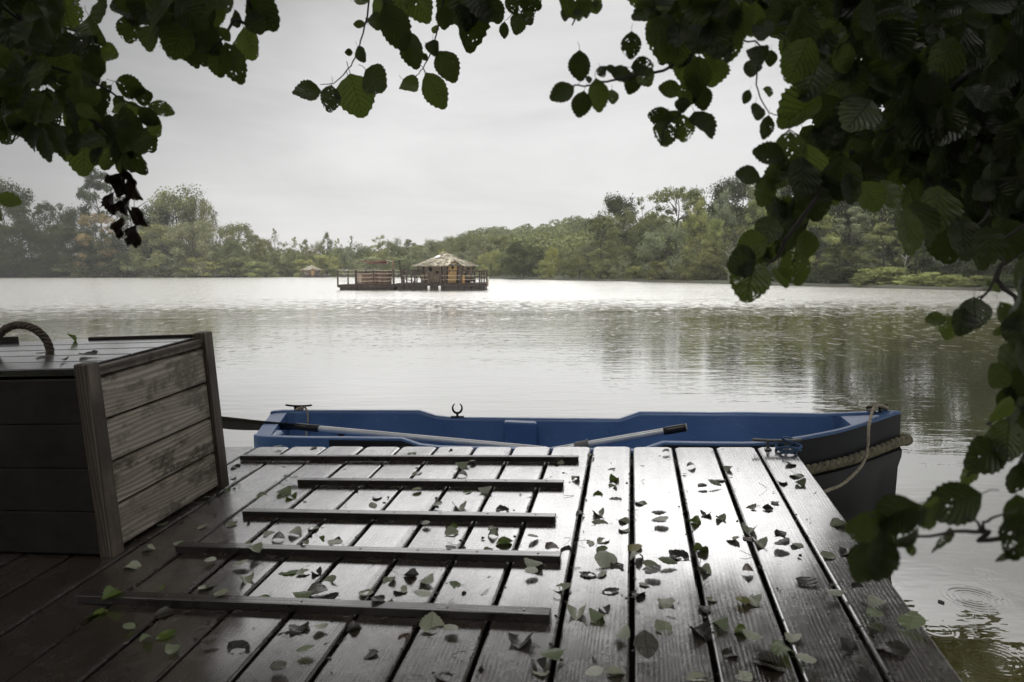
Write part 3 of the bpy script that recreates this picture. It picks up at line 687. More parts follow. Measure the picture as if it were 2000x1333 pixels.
# dock cleat
cb = MB(); cu, cv = -.075, -.045
cb.tube(smooth([(cu - .105, cv + .004, .046), (cu - .05, cv + .002, .042), (cu, cv, .041), (cu + .05, cv, .042), (cu + .105, cv - .004, .046)], 4), [.0055] + [.007] * 15 + [.0055], 10)
for s in (-.038, .038): cb.tube([(cu + s, cv, .0), (cu + s, cv, .036)], [.009, .006], 10); cb.box(cu + s - .014, cu + s + .014, cv - .012, cv + .012, .001, .005)
cb.build('cleat', M_galv, dock, True)

# ------------------------------------------------------------------ chest
ch = empty('storage_chest', DM @ Matrix.Translation((-2.42, -.55, 0))); tag(ch, 'weathered wooden storage chest with a rope handle at the left of the dock', 'chest')
# local: x<0 left, y from -.69 to 0
CH = .65; D = .68; Wd = 1.5
sb = MB()
for k in range(4):
    z0 = .012 + k * .148; sb.board(-.020, -.002, -D + .05, -.045, z0, z0 + .142, .003, .001)
M1 = None
panel = MB()
for k in range(4):
    z0 = .012 + k * .148; z1 = z0 + .1415; e = .006
    prof = [(-.010, z0), (0, z0 + e), (0, z1 - e), (-.010, z1), (-.022, z1), (-.022, z0)]
    vs = [(x, y, z) for y in (-D + .04, -.035) for x, z in prof]; n = 6
    panel.add(vs, [(0, 1, 7, 6), (1, 2, 8, 7), (2, 3, 9, 8), (3, 4, 10, 9), (4, 5, 11, 10), (5, 0, 6, 11)])
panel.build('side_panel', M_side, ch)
mo = MB(); mo.board(-.026, .002, -D + .046, -.046, .6055, .622, .004, .001); mo.board(-.026, .008, -D + .046, -.046, .6225, .636, .004, .001); mo.build('top_moulding', M_post, ch)
def post(x0, x1, y0, y1, h):
    b = MB(); b.board(x0, x1, y0, y1, .001, h, .004, .003); return b.build('corner_post', M_post, ch)
post(-.034, .016, -D - .012, -D + .044, CH + .004); post(-.036, .018, -.045, .010, CH + .012)
fpb = MB()
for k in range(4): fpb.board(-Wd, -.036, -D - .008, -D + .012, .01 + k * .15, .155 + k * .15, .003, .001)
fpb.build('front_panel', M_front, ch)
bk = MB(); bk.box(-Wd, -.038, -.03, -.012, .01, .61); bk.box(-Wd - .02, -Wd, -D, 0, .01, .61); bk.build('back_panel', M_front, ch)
lid = MB()
for k in range(5):
    y0 = -D + .002 + k * .135; lid.board(-Wd - .02, -.04, y0, y0 + .129, .616, .640 + .0006 * k, .003, .002)
ld = lid.build('lid', M_lid, ch)
bt = MB(); bt.board(-1.42, -.9, -.012, .006, .60, .664, .003, .002); bt.build('back_rail', M_front, ch); bt = MB(); bt.board(-.55, -.05, -.010, .004, .60, .652, .003, .002); bt.build('back_rail', M_front, ch)
hp = loc(98, 683, .642); hq = loc(-12, 690, .642)
hx, hy = hp[0] + 2.42, hp[1] + .55; gx, gy = hq[0] + 2.42, hq[1] + .55
rp = MB(); pts = []
for k in range(11):
    a = pi * k / 10; pts.append((hx + (gx - hx) * (.5 - .5 * cos(a)), hy + (gy - hy) * (.5 - .5 * cos(a)), .632 + .112 * sin(a)))
rp.rope(pts, .0155, .05); rp.build('rope_handle', M_ropeh, ld, True)

# ------------------------------------------------------------------ boat
Fp = [(-1.60, 4.70), (-1.45, 4.74), (-.6, 4.62), (.3, 4.45), (1.2, 4.27), (1.55, 4.13), (1.80, 3.98), (1.985, 3.86), (2.072, 3.80)]
Np = [(-1.46, 3.98), (-1.32, 3.93), (-.6, 3.80), (.3, 3.63), (1.15, 3.46), (1.42, 3.47), (1.72, 3.58), (1.955, 3.695), (2.072, 3.765)]
fs_ = smooth([Vector((a, b, 0)) for a, b in Fp], 8); ns_ = smooth([Vector((a, b, 0)) for a, b in Np], 8)
def sheer(x):
    z = lerp([(-1.6, .475), (-1.2, .482), (1.2, .556), (1.7, .60), (2.04, .655)], x)
    k = max(0, min(1, (x + .56) / .10)) * max(0, min(1, (.76 - x) / .10)); k = k * k * (3 - 2 * k)
    return z - .045 * k
boat = empty('rowing_boat', None, (.2, 4.1, 0)); tag(boat, 'blue plastic rowing boat moored behind the far edge of the dock', 'boat')
BO = Vector((.2, 4.1, 0)); hb = MB(); n = len(fs_); secs = []
for i in range(n):
    f, q = fs_[i], ns_[i]; x = (f.x + q.x) / 2; r = sheer(x); ax = (f - q); wdt = ax.length; ax = ax / wdt
    def P(side, off, z):                                     # off: inward distance from the outer rim
        base = q if side else f; d = ax if side else -ax; off = min(off, wdt * .5)
        return tuple(base + d * off + Vector((0, 0, z)) - BO)
    open_ = -1.42 < x < 1.76; zb = .12 if open_ else r - .012
    ce = tuple((f + q) / 2 + Vector((0, 0, -.15)) - BO)
    s = [ce]
    sec = []
    for side in (1, 0):
        o_ = [P(side, .22, -.12), P(side, .10, .06), P(side, .0, r - .30), P(side, -.03, r - .235), P(side, -.032, r - .20), P(side, -.004, r - .185), P(side, 0, r - .012), P(side, .004, r - .003), P(side, .012, r), P(side, .042, r), P(side, .052, r - .006), P(side, .058, r - .02 if open_ else r - .012), P(side, .10, zb), P(side, .30, zb)]
        sec.append(o_)
    secs.append([ce] + sec[0] + sec[1][::-1])
for s in secs: hb.v += s
m_ = len(secs[0])
for i in range(n - 1):
    for k in range(m_): j = (k + 1) % m_; hb.f.append((i * m_ + k, i * m_ + j, (i + 1) * m_ + j, (i + 1) * m_ + k))
# transom and stem closing faces (outer profile only, the interior is closed by the raised ends)
hb.f.append(tuple(range(m_))); hb.f.append(tuple((n - 1) * m_ + k for k in range(m_ - 1, -1, -1)))
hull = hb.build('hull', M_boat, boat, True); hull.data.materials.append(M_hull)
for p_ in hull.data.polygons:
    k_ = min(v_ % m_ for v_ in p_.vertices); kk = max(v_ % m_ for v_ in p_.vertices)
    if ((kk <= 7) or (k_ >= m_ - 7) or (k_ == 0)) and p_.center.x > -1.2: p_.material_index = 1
hull.data.set_sharp_from_angle(angle=radians(38))
bv = hull.modifiers.new('round', 'BEVEL'); bv.width = .006; bv.segments = 2; bv.limit_method = 'ANGLE'; bv.angle_limit = radians(40)
def wall_y(x, side=0, off=.07):
    pts = fs_ if side == 0 else ns_
    return lerp([(p.x, p.y) for p in pts], x) + (-off if side == 0 else off)
def bpart(name, boxes, mat=M_boat, bev=.012):
    b = MB()
    for (x0, x1, ya, yb, z0, z1) in boxes:                   # slanted blocks along the boat axis (slope -.19)
        sl = -.19; vs = [(x, y + sl * (x - x0), z) for z in (z0, z1) for y in (ya, yb) for x in (x0, x1)]
        b.add([Vector(v) - BO for v in vs], [(0, 2, 3, 1), (4, 5, 7, 6), (0, 1, 5, 4), (2, 6, 7, 3), (0, 4, 6, 2), (1, 3, 7, 5)])
    o = b.build(name, mat, boat)
    if bev: q = o.modifiers.new('round', 'BEVEL'); q.width = bev; q.segments = 3
    return o
bpart('stern_seat', [(-1.42, -.78, 4.0, wall_y(-1.42) - .01, .10, .315)])
bpart('bow_seat', [(.98, 1.42, 3.72, wall_y(.98) + .0, .10, .345)])
bpart('wall_rib', [(-.05, .155, wall_y(-.05) - .07, wall_y(-.05) + .012, .12, .468)], bev=.014)
bpart('stern_corner', [(-1.45, -1.36, 3.98, 4.25, .25, .455)], bev=.03)
dp = MB(); yy = wall_y(-1.12, 0, .075); dp.tube([Vector((-1.12, yy, .335)) - BO, Vector((-1.12, yy - .008, .335)) - BO], .022, 16); dp.build('drain_hole', M_blackp, boat)
# rowlock
rl = MB(); rx, ry = -.352, wall_y(-.352, 0, .028); rz = sheer(rx)
rl.box(rx - .042, rx + .042, ry - .014, ry + .014, rz + .001, rz + .007)
rl.tube([(rx, ry, rz + .007), (rx, ry, rz + .028)], [.008, .007], 8)
arc = [(rx + .030 * sin(a), ry, rz + .060 - .033 * cos(a)) for a in [radians(-148 + 296 * k / 20) for k in range(21)]]
rl.tube(arc, [.003 + .005 * sin(pi * k / 20) for k in range(21)], 8)
rl.v = [tuple(Vector(p) - BO) for p in rl.v]; rl.build('rowlock', M_black, boat, True)
def cleat(pos, ang, Lh=.09, parent=None, o0=BO, mat=M_black, up=.028, tilt=0):
    b = MB(); c, s = cos(ang), sin(ang); Pp = lambda u, z: Vector((pos[0] + u * c, pos[1] + u * s, pos[2] + z + tilt * u)) - o0
    b.tube(smooth([Pp(-Lh, up + .006), Pp(-Lh * .5, up + .001), Pp(0, up), Pp(Lh * .5, up + .001), Pp(Lh, up + .006)], 4), [.004] + [.0065] * 15 + [.004], 8)
    for u in (-.022, .022): b.tube([Pp(u, .001), Pp(u, up)], [.009, .005], 8)
    return b.build('cleat', mat, parent, True)
sc_ = (-1.42, wall_y(-1.42, 0, .03), sheer(-1.4)); cleat(sc_, -.05, .09, boat)
bc = at(1712, 813, 3.80); bc.z = sheer(bc.x) ; cleat((bc.x, bc.y, bc.z), .45, .085, boat, up=.03)
# rope fender
out = [p for p in ns_ if p.x > .7]; path = []
cen = Vector((1.2, 3.9, 0))
for p, (a, b) in zip(ns_, zip(ns_, fs_)):
    if p.x > .75: path.append(p + (a - b).normalized() * .022 + Vector((0, 0, sheer(p.x) - .155)))
path = path[::2]; nose = (fs_[-1] + ns_[-1]) / 2
path[-1] = nose + Vector((.03, -.035, sheer(2.04) - .155)); path.append(nose + Vector((.045, .0, sheer(2.04) - .15)))
for p, q in list(zip(fs_, ns_))[::-3][:6]: path.append(p + (p - q).normalized() * .024 + Vector((0, .01, sheer(p.x) - .155)))
fr = MB(); fr.rope([p - BO for p in path], .025, .12, 3, 8); fr.build('rope_fender', M_rope2, boat, True)
# stern lashing
# oars
def oar(label, pts, blade, collar=None, grip=None):
    o0 = Vector(pts[0]); e = empty('oar', None, tuple(o0)); tag(e, label, 'oar', 'aluminium oars in the rowing boat')
    b = MB(); b.tube([Vector(p) - o0 for p in pts], .0185, 14); b.build('shaft', M_alu, e, True)
    if grip:
        b = MB(); b.tube([Vector(p) - o0 for p in grip], [.021, .022, .022, .020][:len(grip)], 14); b.build('grip', M_blackp, e, True)
        b = MB(); g0, g1 = Vector(grip[-1]), Vector(grip[-2]); dd = (g0 - g1).normalized(); b.tube([g0 - o0, g0 + dd * .008 - o0], [.023, .020], 14); b.build('end_cap', M_white, e, True)
    if collar:
        b = MB(); b.tube([Vector(p) - o0 for p in collar], [.014, .025, .025, .031, .031][:len(collar)], 14); b.build('collar', simple('grey_plastic', (.25, .24, .22), .5), e, True)
    if blade: # sleeve and flat blade
        p0, p1, p2, wd = blade; p0, p1, p2 = Vector(p0), Vector(p1), Vector(p2)
        b = MB(); b.tube([p0 - o0, p1 - o0], [.0225, .021], 14); b.build('sleeve', M_blackp, e, True)
        b = MB(); ax = (p2 - p1).normalized(); sd_ = Vector((.0, .55, -.83)); sd_ = (sd_ - ax * sd_.dot(ax)).normalized(); th = ax.cross(sd_) * .004
        rows = []
        for k in range(11):
            t = k / 10; c = p1.lerp(p2, t); hw = wd * (.42 + .58 * min(1, t * 2.2)) * (1 if t < .9 else .8) ; bow = ax.cross(sd_) * (.02 * sin(pi * t))
            rows.append([c + sd_ * hw + bow + th, c + th * 2.4, c - sd_ * hw * .8 + bow + th, c - sd_ * hw * .8 + bow - th, c - th * 2.4, c + sd_ * hw + bow - th])
        for r in rows: b.v += [tuple(p - o0) for p in r]
        for k in range(10):
            for j in range(6): q = (j + 1) % 6; b.f.append((k * 6 + j, k * 6 + q, k * 6 + 6 + q, k * 6 + 6 + j))
        b.f += [tuple(range(5, -1, -1)), tuple(60 + j for j in range(6))]
        b.build('blade', M_blackp, e, False)
A1, A2 = at(618, 837, 4.30), at(1006, 873, 4.02); A0 = at(440, 815, 4.42); dA = (A2 - A1).normalized()
oar('oar with its black blade lying over the stern of the rowing boat', [A1 - dA * .1, A1, A2, A2 + dA * .18], (A1 + dA * .02, A1 - dA * .14, A1 - dA * 1.05, .058))
B1, B2, B3 = at(1150, 868, 3.92), at(1296, 843, 3.84), at(1336, 836, 3.82); dB = (B2 - B1).normalized()
oar('oar with its black grip raised above the middle of the rowing boat', [B1 - dB * .30, B1, B2, B3], None, [B1 - dB * .09, B1 - dB * .07, B1 - dB * .012, B1 - dB * .010, B1], [B2, B2.lerp(B3, .3), B3, B3 + dB * .01])

# mooring ropes
def rope_thing(pts, R, label, mat=M_rope, pitch=.028, name='mooring_rope'):
    o0 = Vector(pts[0]); b = MB(); b.rope([Vector(p) - o0 for p in pts], R, pitch)
    o = b.build(name, mat, None, True); o.location = o0
    tag(o, label, 'rope'); return o
c0 = Vector(bc)
kn = []
for k in range(26):
    a = k / 25 * 4 * pi; kn.append(c0 + Vector((.062 * sin(a) * cos(.45) - .018 * sin(2 * a) * sin(.45), .062 * sin(a) * sin(.45) + .02 * sin(2 * a), .024 + .012 * cos(2 * a) + .008 * k / 25)))
q1 = at(1697, 834, 3.55); q2 = at(1695, 872, 3.47); q3 = at(1684, 908, 3.42); q4 = at(1652, 941, 3.34); q5 = at(1620, 957, 3.28)
e5 = dk(1600, 955); 
rope_thing([q5 + Vector((-.25, -.06, -.06)), q5, q4, q3, q2, q1, c0 + Vector((-.04, -.04, .03))] + kn, .0085, 'beige mooring rope looped over the bow cleat of the blue boat')
s0 = Vector(sc_)
kn = [s0 + Vector((.03 * sin(k * .9) - .0, .014 * cos(k * 1.3), .014 + .012 * sin(k * 1.7))) for k in range(10)]
rope_thing(kn + [s0 + Vector((.05, -.02, .02)), s0 + Vector((.075, -.05, -.03)), s0 + Vector((.07, -.075, -.12)), s0 + Vector((.065, -.085, -.19))], .0075, 'pale rope tied round the stern cleat of the blue boat')
lk = [DM @ Vector((-.02 + .05 * cos(a) - .01, -.055 + .03 * sin(a), .012 + .012 * sin(a * 1.5 + 1))) for a in [k * .55 for k in range(24)]]
M_brope = simple('blue_rope', (.10, .20, .38), .7, 0, .3, 60, .001)
rope_thing(lk + [DM @ Vector((-.05, -.05, .05)), DM @ Vector((-.03, -.04, .055)), DM @ Vector((.01, -.02, .03)), DM @ Vector((.02, .02, -.02)), DM @ Vector((.02, .05, -.1))], .006, 'pale blue rope coiled round the steel cleat at the dock corner', M_brope, .02)

# ------------------------------------------------------------------ fallen leaves
lv6 = '685,50,p 880,42,d 1425,80,g 450,150,d 440,210,p 300,275,g 400,278,g 285,320,p 195,350,p 50,460,p 270,480,p 135,570,p 595,305,p 720,295,G 760,320,g 775,235,p 1450,185,p 1700,145,G 1700,200,b 1760,130,p 1450,285,y 1725,290,g 1825,285,p 1920,390,D 1560,375,p 1680,375,P 1230,320,p 1210,380,p 640,520,p 685,550,d 780,520,p 880,490,p 915,550,g 1000,560,d 1070,600,p 1000,590,p 835,605,p 430,470,p 390,580,d 500,590,p 1295,595,d 1500,475,p 1640,480,g 1640,515,p 1870,490,p 1870,530,g 1930,570,G 1840,610,p 1640,630,d 315,680,p 480,700,p 510,775,p 755,720,G 900,735,d 970,780,p 830,735,p 290,815,p 270,870,d 380,890,p 600,890,G 830,870,G 900,850,D 970,880,d 1300,780,p 1420,750,d 1500,790,p 1640,800,g 1170,850,p 1485,875,p 1280,895,g 1240,925,d 25,815,g 70,1080,g 110,1170,g -40,1110,g -130,1050,g 310,1130,d 470,1150,D 800,1040,D 730,1080,d 920,1050,p 840,1180,g 1105,1040,d 1530,1030,P 1640,1060,p 1380,1090,b 1600,1310,d -30,610,p -120,700,p -220,900,g -300,960,g 1360,830,p 560,640,p 690,1280,d 60,960,d 1180,1180,d'
lv7 = '715,95,p 540,130,p 830,165,p 1130,75,g 1270,150,d 630,220,p 845,220,g 840,258,p 755,305,g 850,330,d 990,350,p 1105,460,p 1090,420,d 1290,455,g 1350,410,d 1430,435,p 1330,265,d 1400,255,p 1430,220,p 1470,165,p 1770,235,b 1815,135,p 1870,245,g 1850,200,p 1600,375,p 1690,380,d 1730,345,d 655,420,d 760,410,p 765,460,p 900,450,p 900,500,p 700,570,p 785,555,p 960,595,Y 780,610,g 505,610,b 580,612,d 400,550,p 800,680,P 700,745,d 760,740,p 860,700,d 965,650,p 1040,690,p 1200,640,D 1140,690,g 1060,745,d 1320,610,g 1500,550,p 1590,500,p 1580,545,b 1640,575,p 1770,590,D 1760,520,d 1850,580,p 1580,730,b 1340,725,p 1905,785,D 400,700,P 390,745,p 560,820,p 825,835,d 980,850,d 1020,795,p 640,955,P 750,980,g 790,940,d 1130,900,p 1380,880,p 1340,930,d 1550,900,y 1600,890,p 890,1090,p 1020,1165,D 1115,1040,p 1320,1070,D 1430,1025,g 1540,1060,g 1605,1105,p 1480,1180,d 340,1110,D 500,1210,G 420,1240,d 440,1275,p 850,1290,p 740,1310,p 1300,1310,p 1700,1240,D 1770,1170,g 1560,1300,p 1830,1090,p 1900,1240,p'
lv8 = '635,610,p 740,590,d 700,430,P 680,845,p 810,785,d 920,890,p 910,970,g 1150,1020,G 1010,1150,D 900,1050,d 760,1140,d 830,1240,d 300,1200,d'
items = []
for s, k, ox, oy in ((lv6, .3548, 300, 860), (lv7, .3548, 900, 860), (lv8, .3397, 1400, 880)):
    for it in s.split():
        a, b, c = it.split(','); items.append((ox + float(a) * k, oy + float(b) * k, c))
rng = random.Random(21)
LM = {'g': M_fg, 'p': M_fp, 'd': M_fd, 'b': M_fb, 'y': M_fy}; LW = {'g': 'green', 'p': 'pale', 'd': 'dark', 'b': 'brown', 'y': 'yellow'}
KW = {'flat': 'flat', 'cup': 'cupped', 'fold': 'folded', 'curl': 'curled', 'twist': 'twisted'}
proto = {}
def leaf_proto(c, kind, var):
    if (c, kind, var) not in proto:
        r = random.Random(var * 17 + len(kind)); mb = MB(); add_leaf(mb, r, Matrix.Translation((0, -.5, 0)), 1.0, kind, r.random(), 0)
        mz = min(p[2] for p in mb.v[:95]); mb.v = [(x, y, z - mz) for x, y, z in mb.v]
        o = mb.build('fallen_leaf', LM[c], None, True); me = o.data; bpy.data.objects.remove(o); proto[(c, kind, var)] = me
    return proto[(c, kind, var)]
placed = []
for (x, y, c) in items:
    u, v = loc(x, y); big = c.isupper(); c = c.lower()
    if u > -.03 or u < -4: u = min(u, -.03)
    kind = rng.choice(['flat', 'cup', 'fold', 'fold', 'curl', 'curl', 'twist'])
    size = (rng.uniform(.062, .078) if big else rng.uniform(.038, .060)) * (1.0 if v < -1.0 else .97)
    me = leaf_proto(c, kind, rng.randrange(4)); o = bpy.data.objects.new('fallen_leaf', me); C.objects.link(o)
    z = .003
    for bv_ in (-.225, -.543, -.886, -1.19, -1.526):
        if abs(v - bv_ - .015) < .03 and -2.3 < u < -.92: z = .027
    R = Euler((rng.gauss(0, .10), rng.gauss(0, .10), 0)).to_matrix().to_4x4()
    if rng.random() < .35: R = R @ Matrix.Translation((0, 0, .13 * 1.0)) @ Euler((pi + rng.uniform(-.15, .15), 0, 0)).to_matrix().to_4x4(); z += .013
    z -= .0035
    o.matrix_world = DM @ Matrix.Translation((u, v, z)) @ Matrix.Rotation(rng.uniform(0, 6.28), 4, 'Z') @ Matrix.Scale(size, 4) @ R
    o['category'] = 'leaf'; o['group'] = 'fallen leaves scattered on the dock'
    pl = next((i for i in range(len(gaps) - 1) if gaps[i + 1] <= u <= gaps[i]), 0)
    placed.append((o, u, v, c, kind, big, pl))
# labels: colour and curl, then the plank and how far along it; equal ones are told apart by their order towards the lake
def zone(v):
    for lim, wd in ((-.225, 'beyond all battens'), (-.543, 'behind second batten'), (-.886, 'behind third batten'), (-1.19, 'behind fourth batten'), (-1.526, 'behind nearest batten')):
        if v > lim: return wd
    return 'nearest the viewer'
ORDP = ORD + ['fifteenth', 'sixteenth', 'seventeenth', 'eighteenth', 'nineteenth', 'twentieth', 'twenty-first', 'twenty-second']
cls = {}
for it in placed: cls.setdefault((('large ' if it[5] else '') + LW[it[3]] + ' ' + KW[it[4]], it[6], zone(it[2])), []).append(it)
for (a, pl, zn), its in cls.items():
    its.sort(key=lambda q: -q[2])
    for k, it in enumerate(its):
        it[0]['label'] = '%s leaf on %s plank from right, %s' % (a, ORDP[pl], zn) + (', %s from lake' % ORD[k] if len(its) > 1 else '')
for (x, y, c, kind, size, lab) in ((140, 666, 'g', 'fold', .05, 'green leaf standing on the chest lid beside the rope handle'), (80, 692, 'p', 'curl', .055, 'thin curled leaf lying under the rope handle of the chest'), (172, 693, 'd', 'cup', .075, 'long torn dark leaf in the middle of the chest lid'), (125, 704, 'd', 'fold', .045, 'small black leaf at the front edge of the chest lid')):
    u, v = loc(x, y, .645); o = bpy.data.objects.new('fallen_leaf', leaf_proto(c, kind, 0)); C.objects.link(o)
    tl = .9 if size == .05 else 0
    o.matrix_world = DM @ Matrix.Translation((u, v, .646 + (.012 if tl else 0))) @ Matrix.Rotation(1.4 if size == .075 else rng.uniform(0, 6), 4, 'Z') @ Matrix.Rotation(tl, 4, 'X') @ Matrix.Scale(size, 4)
    tag(o, lab, 'leaf', 'leaves on the chest lid')
def litter():
    rg = random.Random(91); mb = MB()
    for k in range(620):
        q = rg.random()
        if q < .45: u = rg.choice(gaps[1:13]) + rg.gauss(0, .012); v = -rg.random() ** .8 * 1.75
        elif q < .7: b_ = rg.choice((-.225, -.543, -.886, -1.19, -1.526)); v = b_ - abs(rg.gauss(0, .012)) - .006 if rg.random() < .5 else b_ + .04 + abs(rg.gauss(0, .012)); u = rg.uniform(-2.2, -.95)
        elif q < .8: u = -2.39 + abs(rg.gauss(0, .02)); v = rg.uniform(-1.2, -.5)
        else: u = rg.uniform(-2.4, -.03); v = -rg.random() * 1.8
        u = min(u, -.02); sz = rg.uniform(.006, .017); M_ = Matrix.Translation((u, v, .001)) @ Euler((rg.gauss(0, .25), rg.gauss(0, .25), rg.uniform(0, 6.28))).to_matrix().to_4x4()
        if rg.random() < .3:                                             # broken stalks
            mb.tube([M_ @ Vector((0, 0, .001)), M_ @ Vector((sz * 1.2, sz * .3, .003)), M_ @ Vector((sz * 2.4, 0, .002))], .0009, 4); n_ = 12
            if mb.uv is None: mb.uv = []; mb.c = []
            mb.uv += [(.5, .5)] * n_; mb.c += [(rg.random(), 0, 0, 1)] * n_
        else: add_leaf(mb, rg, M_, sz, rg.choice(('flat', 'fold', 'curl')), None, 0, 4)
    o = mb.build('leaf_litter', M_fb, None); o.data.materials.clear(); o.data.materials.append(M_fd); o.matrix_world = DM
    tag(o, 'tiny leaf crumbs and broken stalks caught in the dock gaps', 'litter', kind='stuff')
litter()
o = bpy.data.objects.new('floating_leaf', leaf_proto('d', 'flat', 0)); C.objects.link(o); p = at_water(1838, 1177); o.matrix_world = Matrix.Translation((p.x, p.y, .003)) @ Matrix.Scale(.035, 4); tag(o, 'tiny dark leaf floating beside the rain rings', 'leaf')

# ------------------------------------------------------------------ floating cabins
M_cab = wood('cabin_boards', (.42, .34, .26), (.17, .13, .10), rough=(.6, .85), pitch=.13, wet=1.4, bump=.01, stain=.5, groove=8, along='z')
M_plank = wood('platform_wood', (.075, .055, .045), (.03, .022, .018), rough=(.6, .85), pitch=.2, wet=1.4, bump=.004, groove=10)
M_door = simple('pine_door', (.52, .33, .14), .6, 0, .2, 6)
M_shing = None
def shingle_mat():
    m, t = new_mat('shingles'); a = t.new('ShaderNodeAttribute', attribute_name='tone'); sc = t.new('ShaderNodeSeparateColor', {0: a.outputs[0]}).outputs
    col = t.ramp(sc[0], [(0, (.16, .14, .10)), (.3, (.30, .27, .20)), (.65, (.46, .42, .32)), (.9, (.55, .52, .42)), (1, (.42, .33, .15))])
    p = t.new('ShaderNodeBsdfPrincipled', {'Base Color': col, 'Roughness': .9}); t.l.new(p.outputs[0], t.out.inputs[0]); return m
M_shing = shingle_mat()
M_glass = simple('dark_glass', (.02, .02, .022), .1)
M_amber = simple('amber_wood', (.42, .22, .06), .6)
M_sail = simple('red_sail', (.26, .10, .085), .8)
def cabin(loc_, label, seed):
    rng = random.Random(seed); e = empty('floating_cabin', None, loc_); tag(e, label, 'cabin', 'round shingled cabins on the lake')
    rt, rb, z0, z1 = 2.12, 1.80, .0, 1.30; A0 = radians(-70)           # A0: door face normal, 20 degrees right of the camera direction
    ang = [A0 + radians(22.5 + 45 * k) for k in range(8)]
    wl = MB(); rows = 11
    for r in range(rows + 1):
        t = r / rows; z = z0 + (z1 - z0) * t; rad = rb + (rt - rb) * t ** .8
        for a in ang: wl.v.append((rad * cos(a), rad * sin(a), z))
        if r < rows:
            z2 = z0 + (z1 - z0) * (r + .93) / rows; rad2 = rb + (rt - rb) * ((r + .93) / rows) ** .8 + .022
            for a in ang: wl.v.append((rad2 * cos(a), rad2 * sin(a), z2))
    nl = len(wl.v) // 8
    for r in range(nl - 1):
        for k in range(8): j = (k + 1) % 8; wl.f.append((r * 8 + k, r * 8 + j, r * 8 + 8 + j, r * 8 + 8 + k))
    wall = wl.build('wall', M_cab, e)
    for a in ang:
        tr = MB(); tr.tube([((rb + .03) * cos(a), (rb + .03) * sin(a), z0), ((rb + rt) / 2 * cos(a), (rb + rt) / 2 * sin(a), .6), ((rt + .03) * cos(a), (rt + .03) * sin(a), z1)], .055, 6); tr.build('corner_timber', M_plank, e)
    def face(k, u, z, out=0.):                                          # point on face k: u along it, z up
        a = A0 + radians(45 * k); rad = (rb + (rt - rb) * max(0, z / z1) ** .8) * cos(radians(22.5)) + .03 + out
        return Vector((rad * cos(a) - u * sin(a), rad * sin(a) + u * cos(a), z))
    def plate(name, k, u0, u1, za, zb, mat, out, par, arch=False, rnd=False):
        b = MB(); n = 16; ring = []
        for i in range(n):
            a = 2 * pi * i / n; cu, cz = cos(a), sin(a)
            if not rnd: m = max(abs(cu), abs(cz)); ex = 1 / m if not (arch and cz > 0) else 1
            else: ex = 1
            ring.append(((u0 + u1) / 2 + cu * ex * (u1 - u0) / 2, (za + zb) / 2 + cz * ex * (zb - za) / 2))
        vs = [face(k, u, z, out) for u, z in ring] + [face(k, u, z, out - .05) for u, z in ring]
        b.add(vs, [tuple(range(n))] + [(i, i + n, (i + 1) % n + n, (i + 1) % n) for i in range(n)]); return b.build(name, mat, par)
    # the door
    dr = plate('door', 0, -.31, .33, .02, 1.50, M_door, .06, e); plate('pane', 0, -.10, .10, 1.02, 1.36, M_glass, .075, dr, rnd=True)
    fmb = MB()
    for s in (-.37, .39): fmb.tube([face(0, s, 0, .06), face(0, s, .8, .06), face(0, s, 1.5, .06)], .055, 6)
    fmb.build('door_frame', M_plank, e)
    hn = MB(); hn.tube([face(0, -.24, .78, .07), face(0, -.24, .90, .09)], .025, 6); hn.build('handle', M_black, dr)
    for (k, u, z, r) in ((-1, .38 - .55, 1.02, .17), (-1, .40, .80, .12), (1, .05, .95, .2), (-2, .1, .85, .17), (1, -.2, .6, .16)):
        f_ = plate('window', k, u - r, u + r, z - r, z + r, M_plank, .03, e, rnd=True); plate('pane', k, u - r * .78, u + r * .78, z - r * .78, z + r * .78, M_glass, .045, f_, rnd=True)
    # shingle roof
    rf = MB(); rf.c = []; R0, ze, za = 2.62, 1.27, 2.36
    for k in range(8): a = ang[k]; rf.v.append((R0 * cos(a), R0 * sin(a), ze - .03)); rf.c.append((.2, 0, 0, 1))
    rf.v.append((0, 0, za - .04)); rf.c.append((.2, 0, 0, 1)); rf.v.append((0, 0, ze)); rf.c.append((.1, 0, 0, 1))
    for k in range(8): rf.f.append((k, (k + 1) % 8, 8)); rf.f.append(((k + 1) % 8, k, 9))
    def prof(t): return za + (ze - za) * (t ** .88)                      # t: 0 apex, 1 eave
    for row in range(17):
        t = (row + 1.2) / 17; m_n = max(5, int(62 * t))
        for i in range(m_n):
            a = 2 * pi * (i + rng.random() * .7) / m_n; d = (a - ang[0]) % radians(45) - radians(22.5); f = cos(radians(22.5)) / cos(d)
            rr = R0 * t * f * rng.uniform(.96, 1.04); rr0 = max(0, rr - .28)
            lift = rng.uniform(.01, .09); z = prof(t) ; zz0 = prof(max(0, t - .1)) + .02; wv = rng.uniform(.05, .11)
            tx, ty = -sin(a), cos(a); rx_, ry_ = cos(a), sin(a); b = len(rf.v)
            for (u, r_, z_) in ((-wv, rr0, zz0), (wv, rr0, zz0), (wv * rng.uniform(.5, 1), rr, z + lift), (-wv * rng.uniform(.5, 1), rr + rng.uniform(-.03, .06), z + lift)): rf.v.append((rx_ * r_ + tx * u, ry_ * r_ + ty * u, z_))
            for dz in (.0,): rf.f.append((b, b + 1, b + 2, b + 3))
            rf.c += [(rng.random(), 0, 0, 1)] * 4
    # little gable over the door
    a = A0; rx_, ry_, tx, ty = cos(a), sin(a), -sin(a), cos(a)
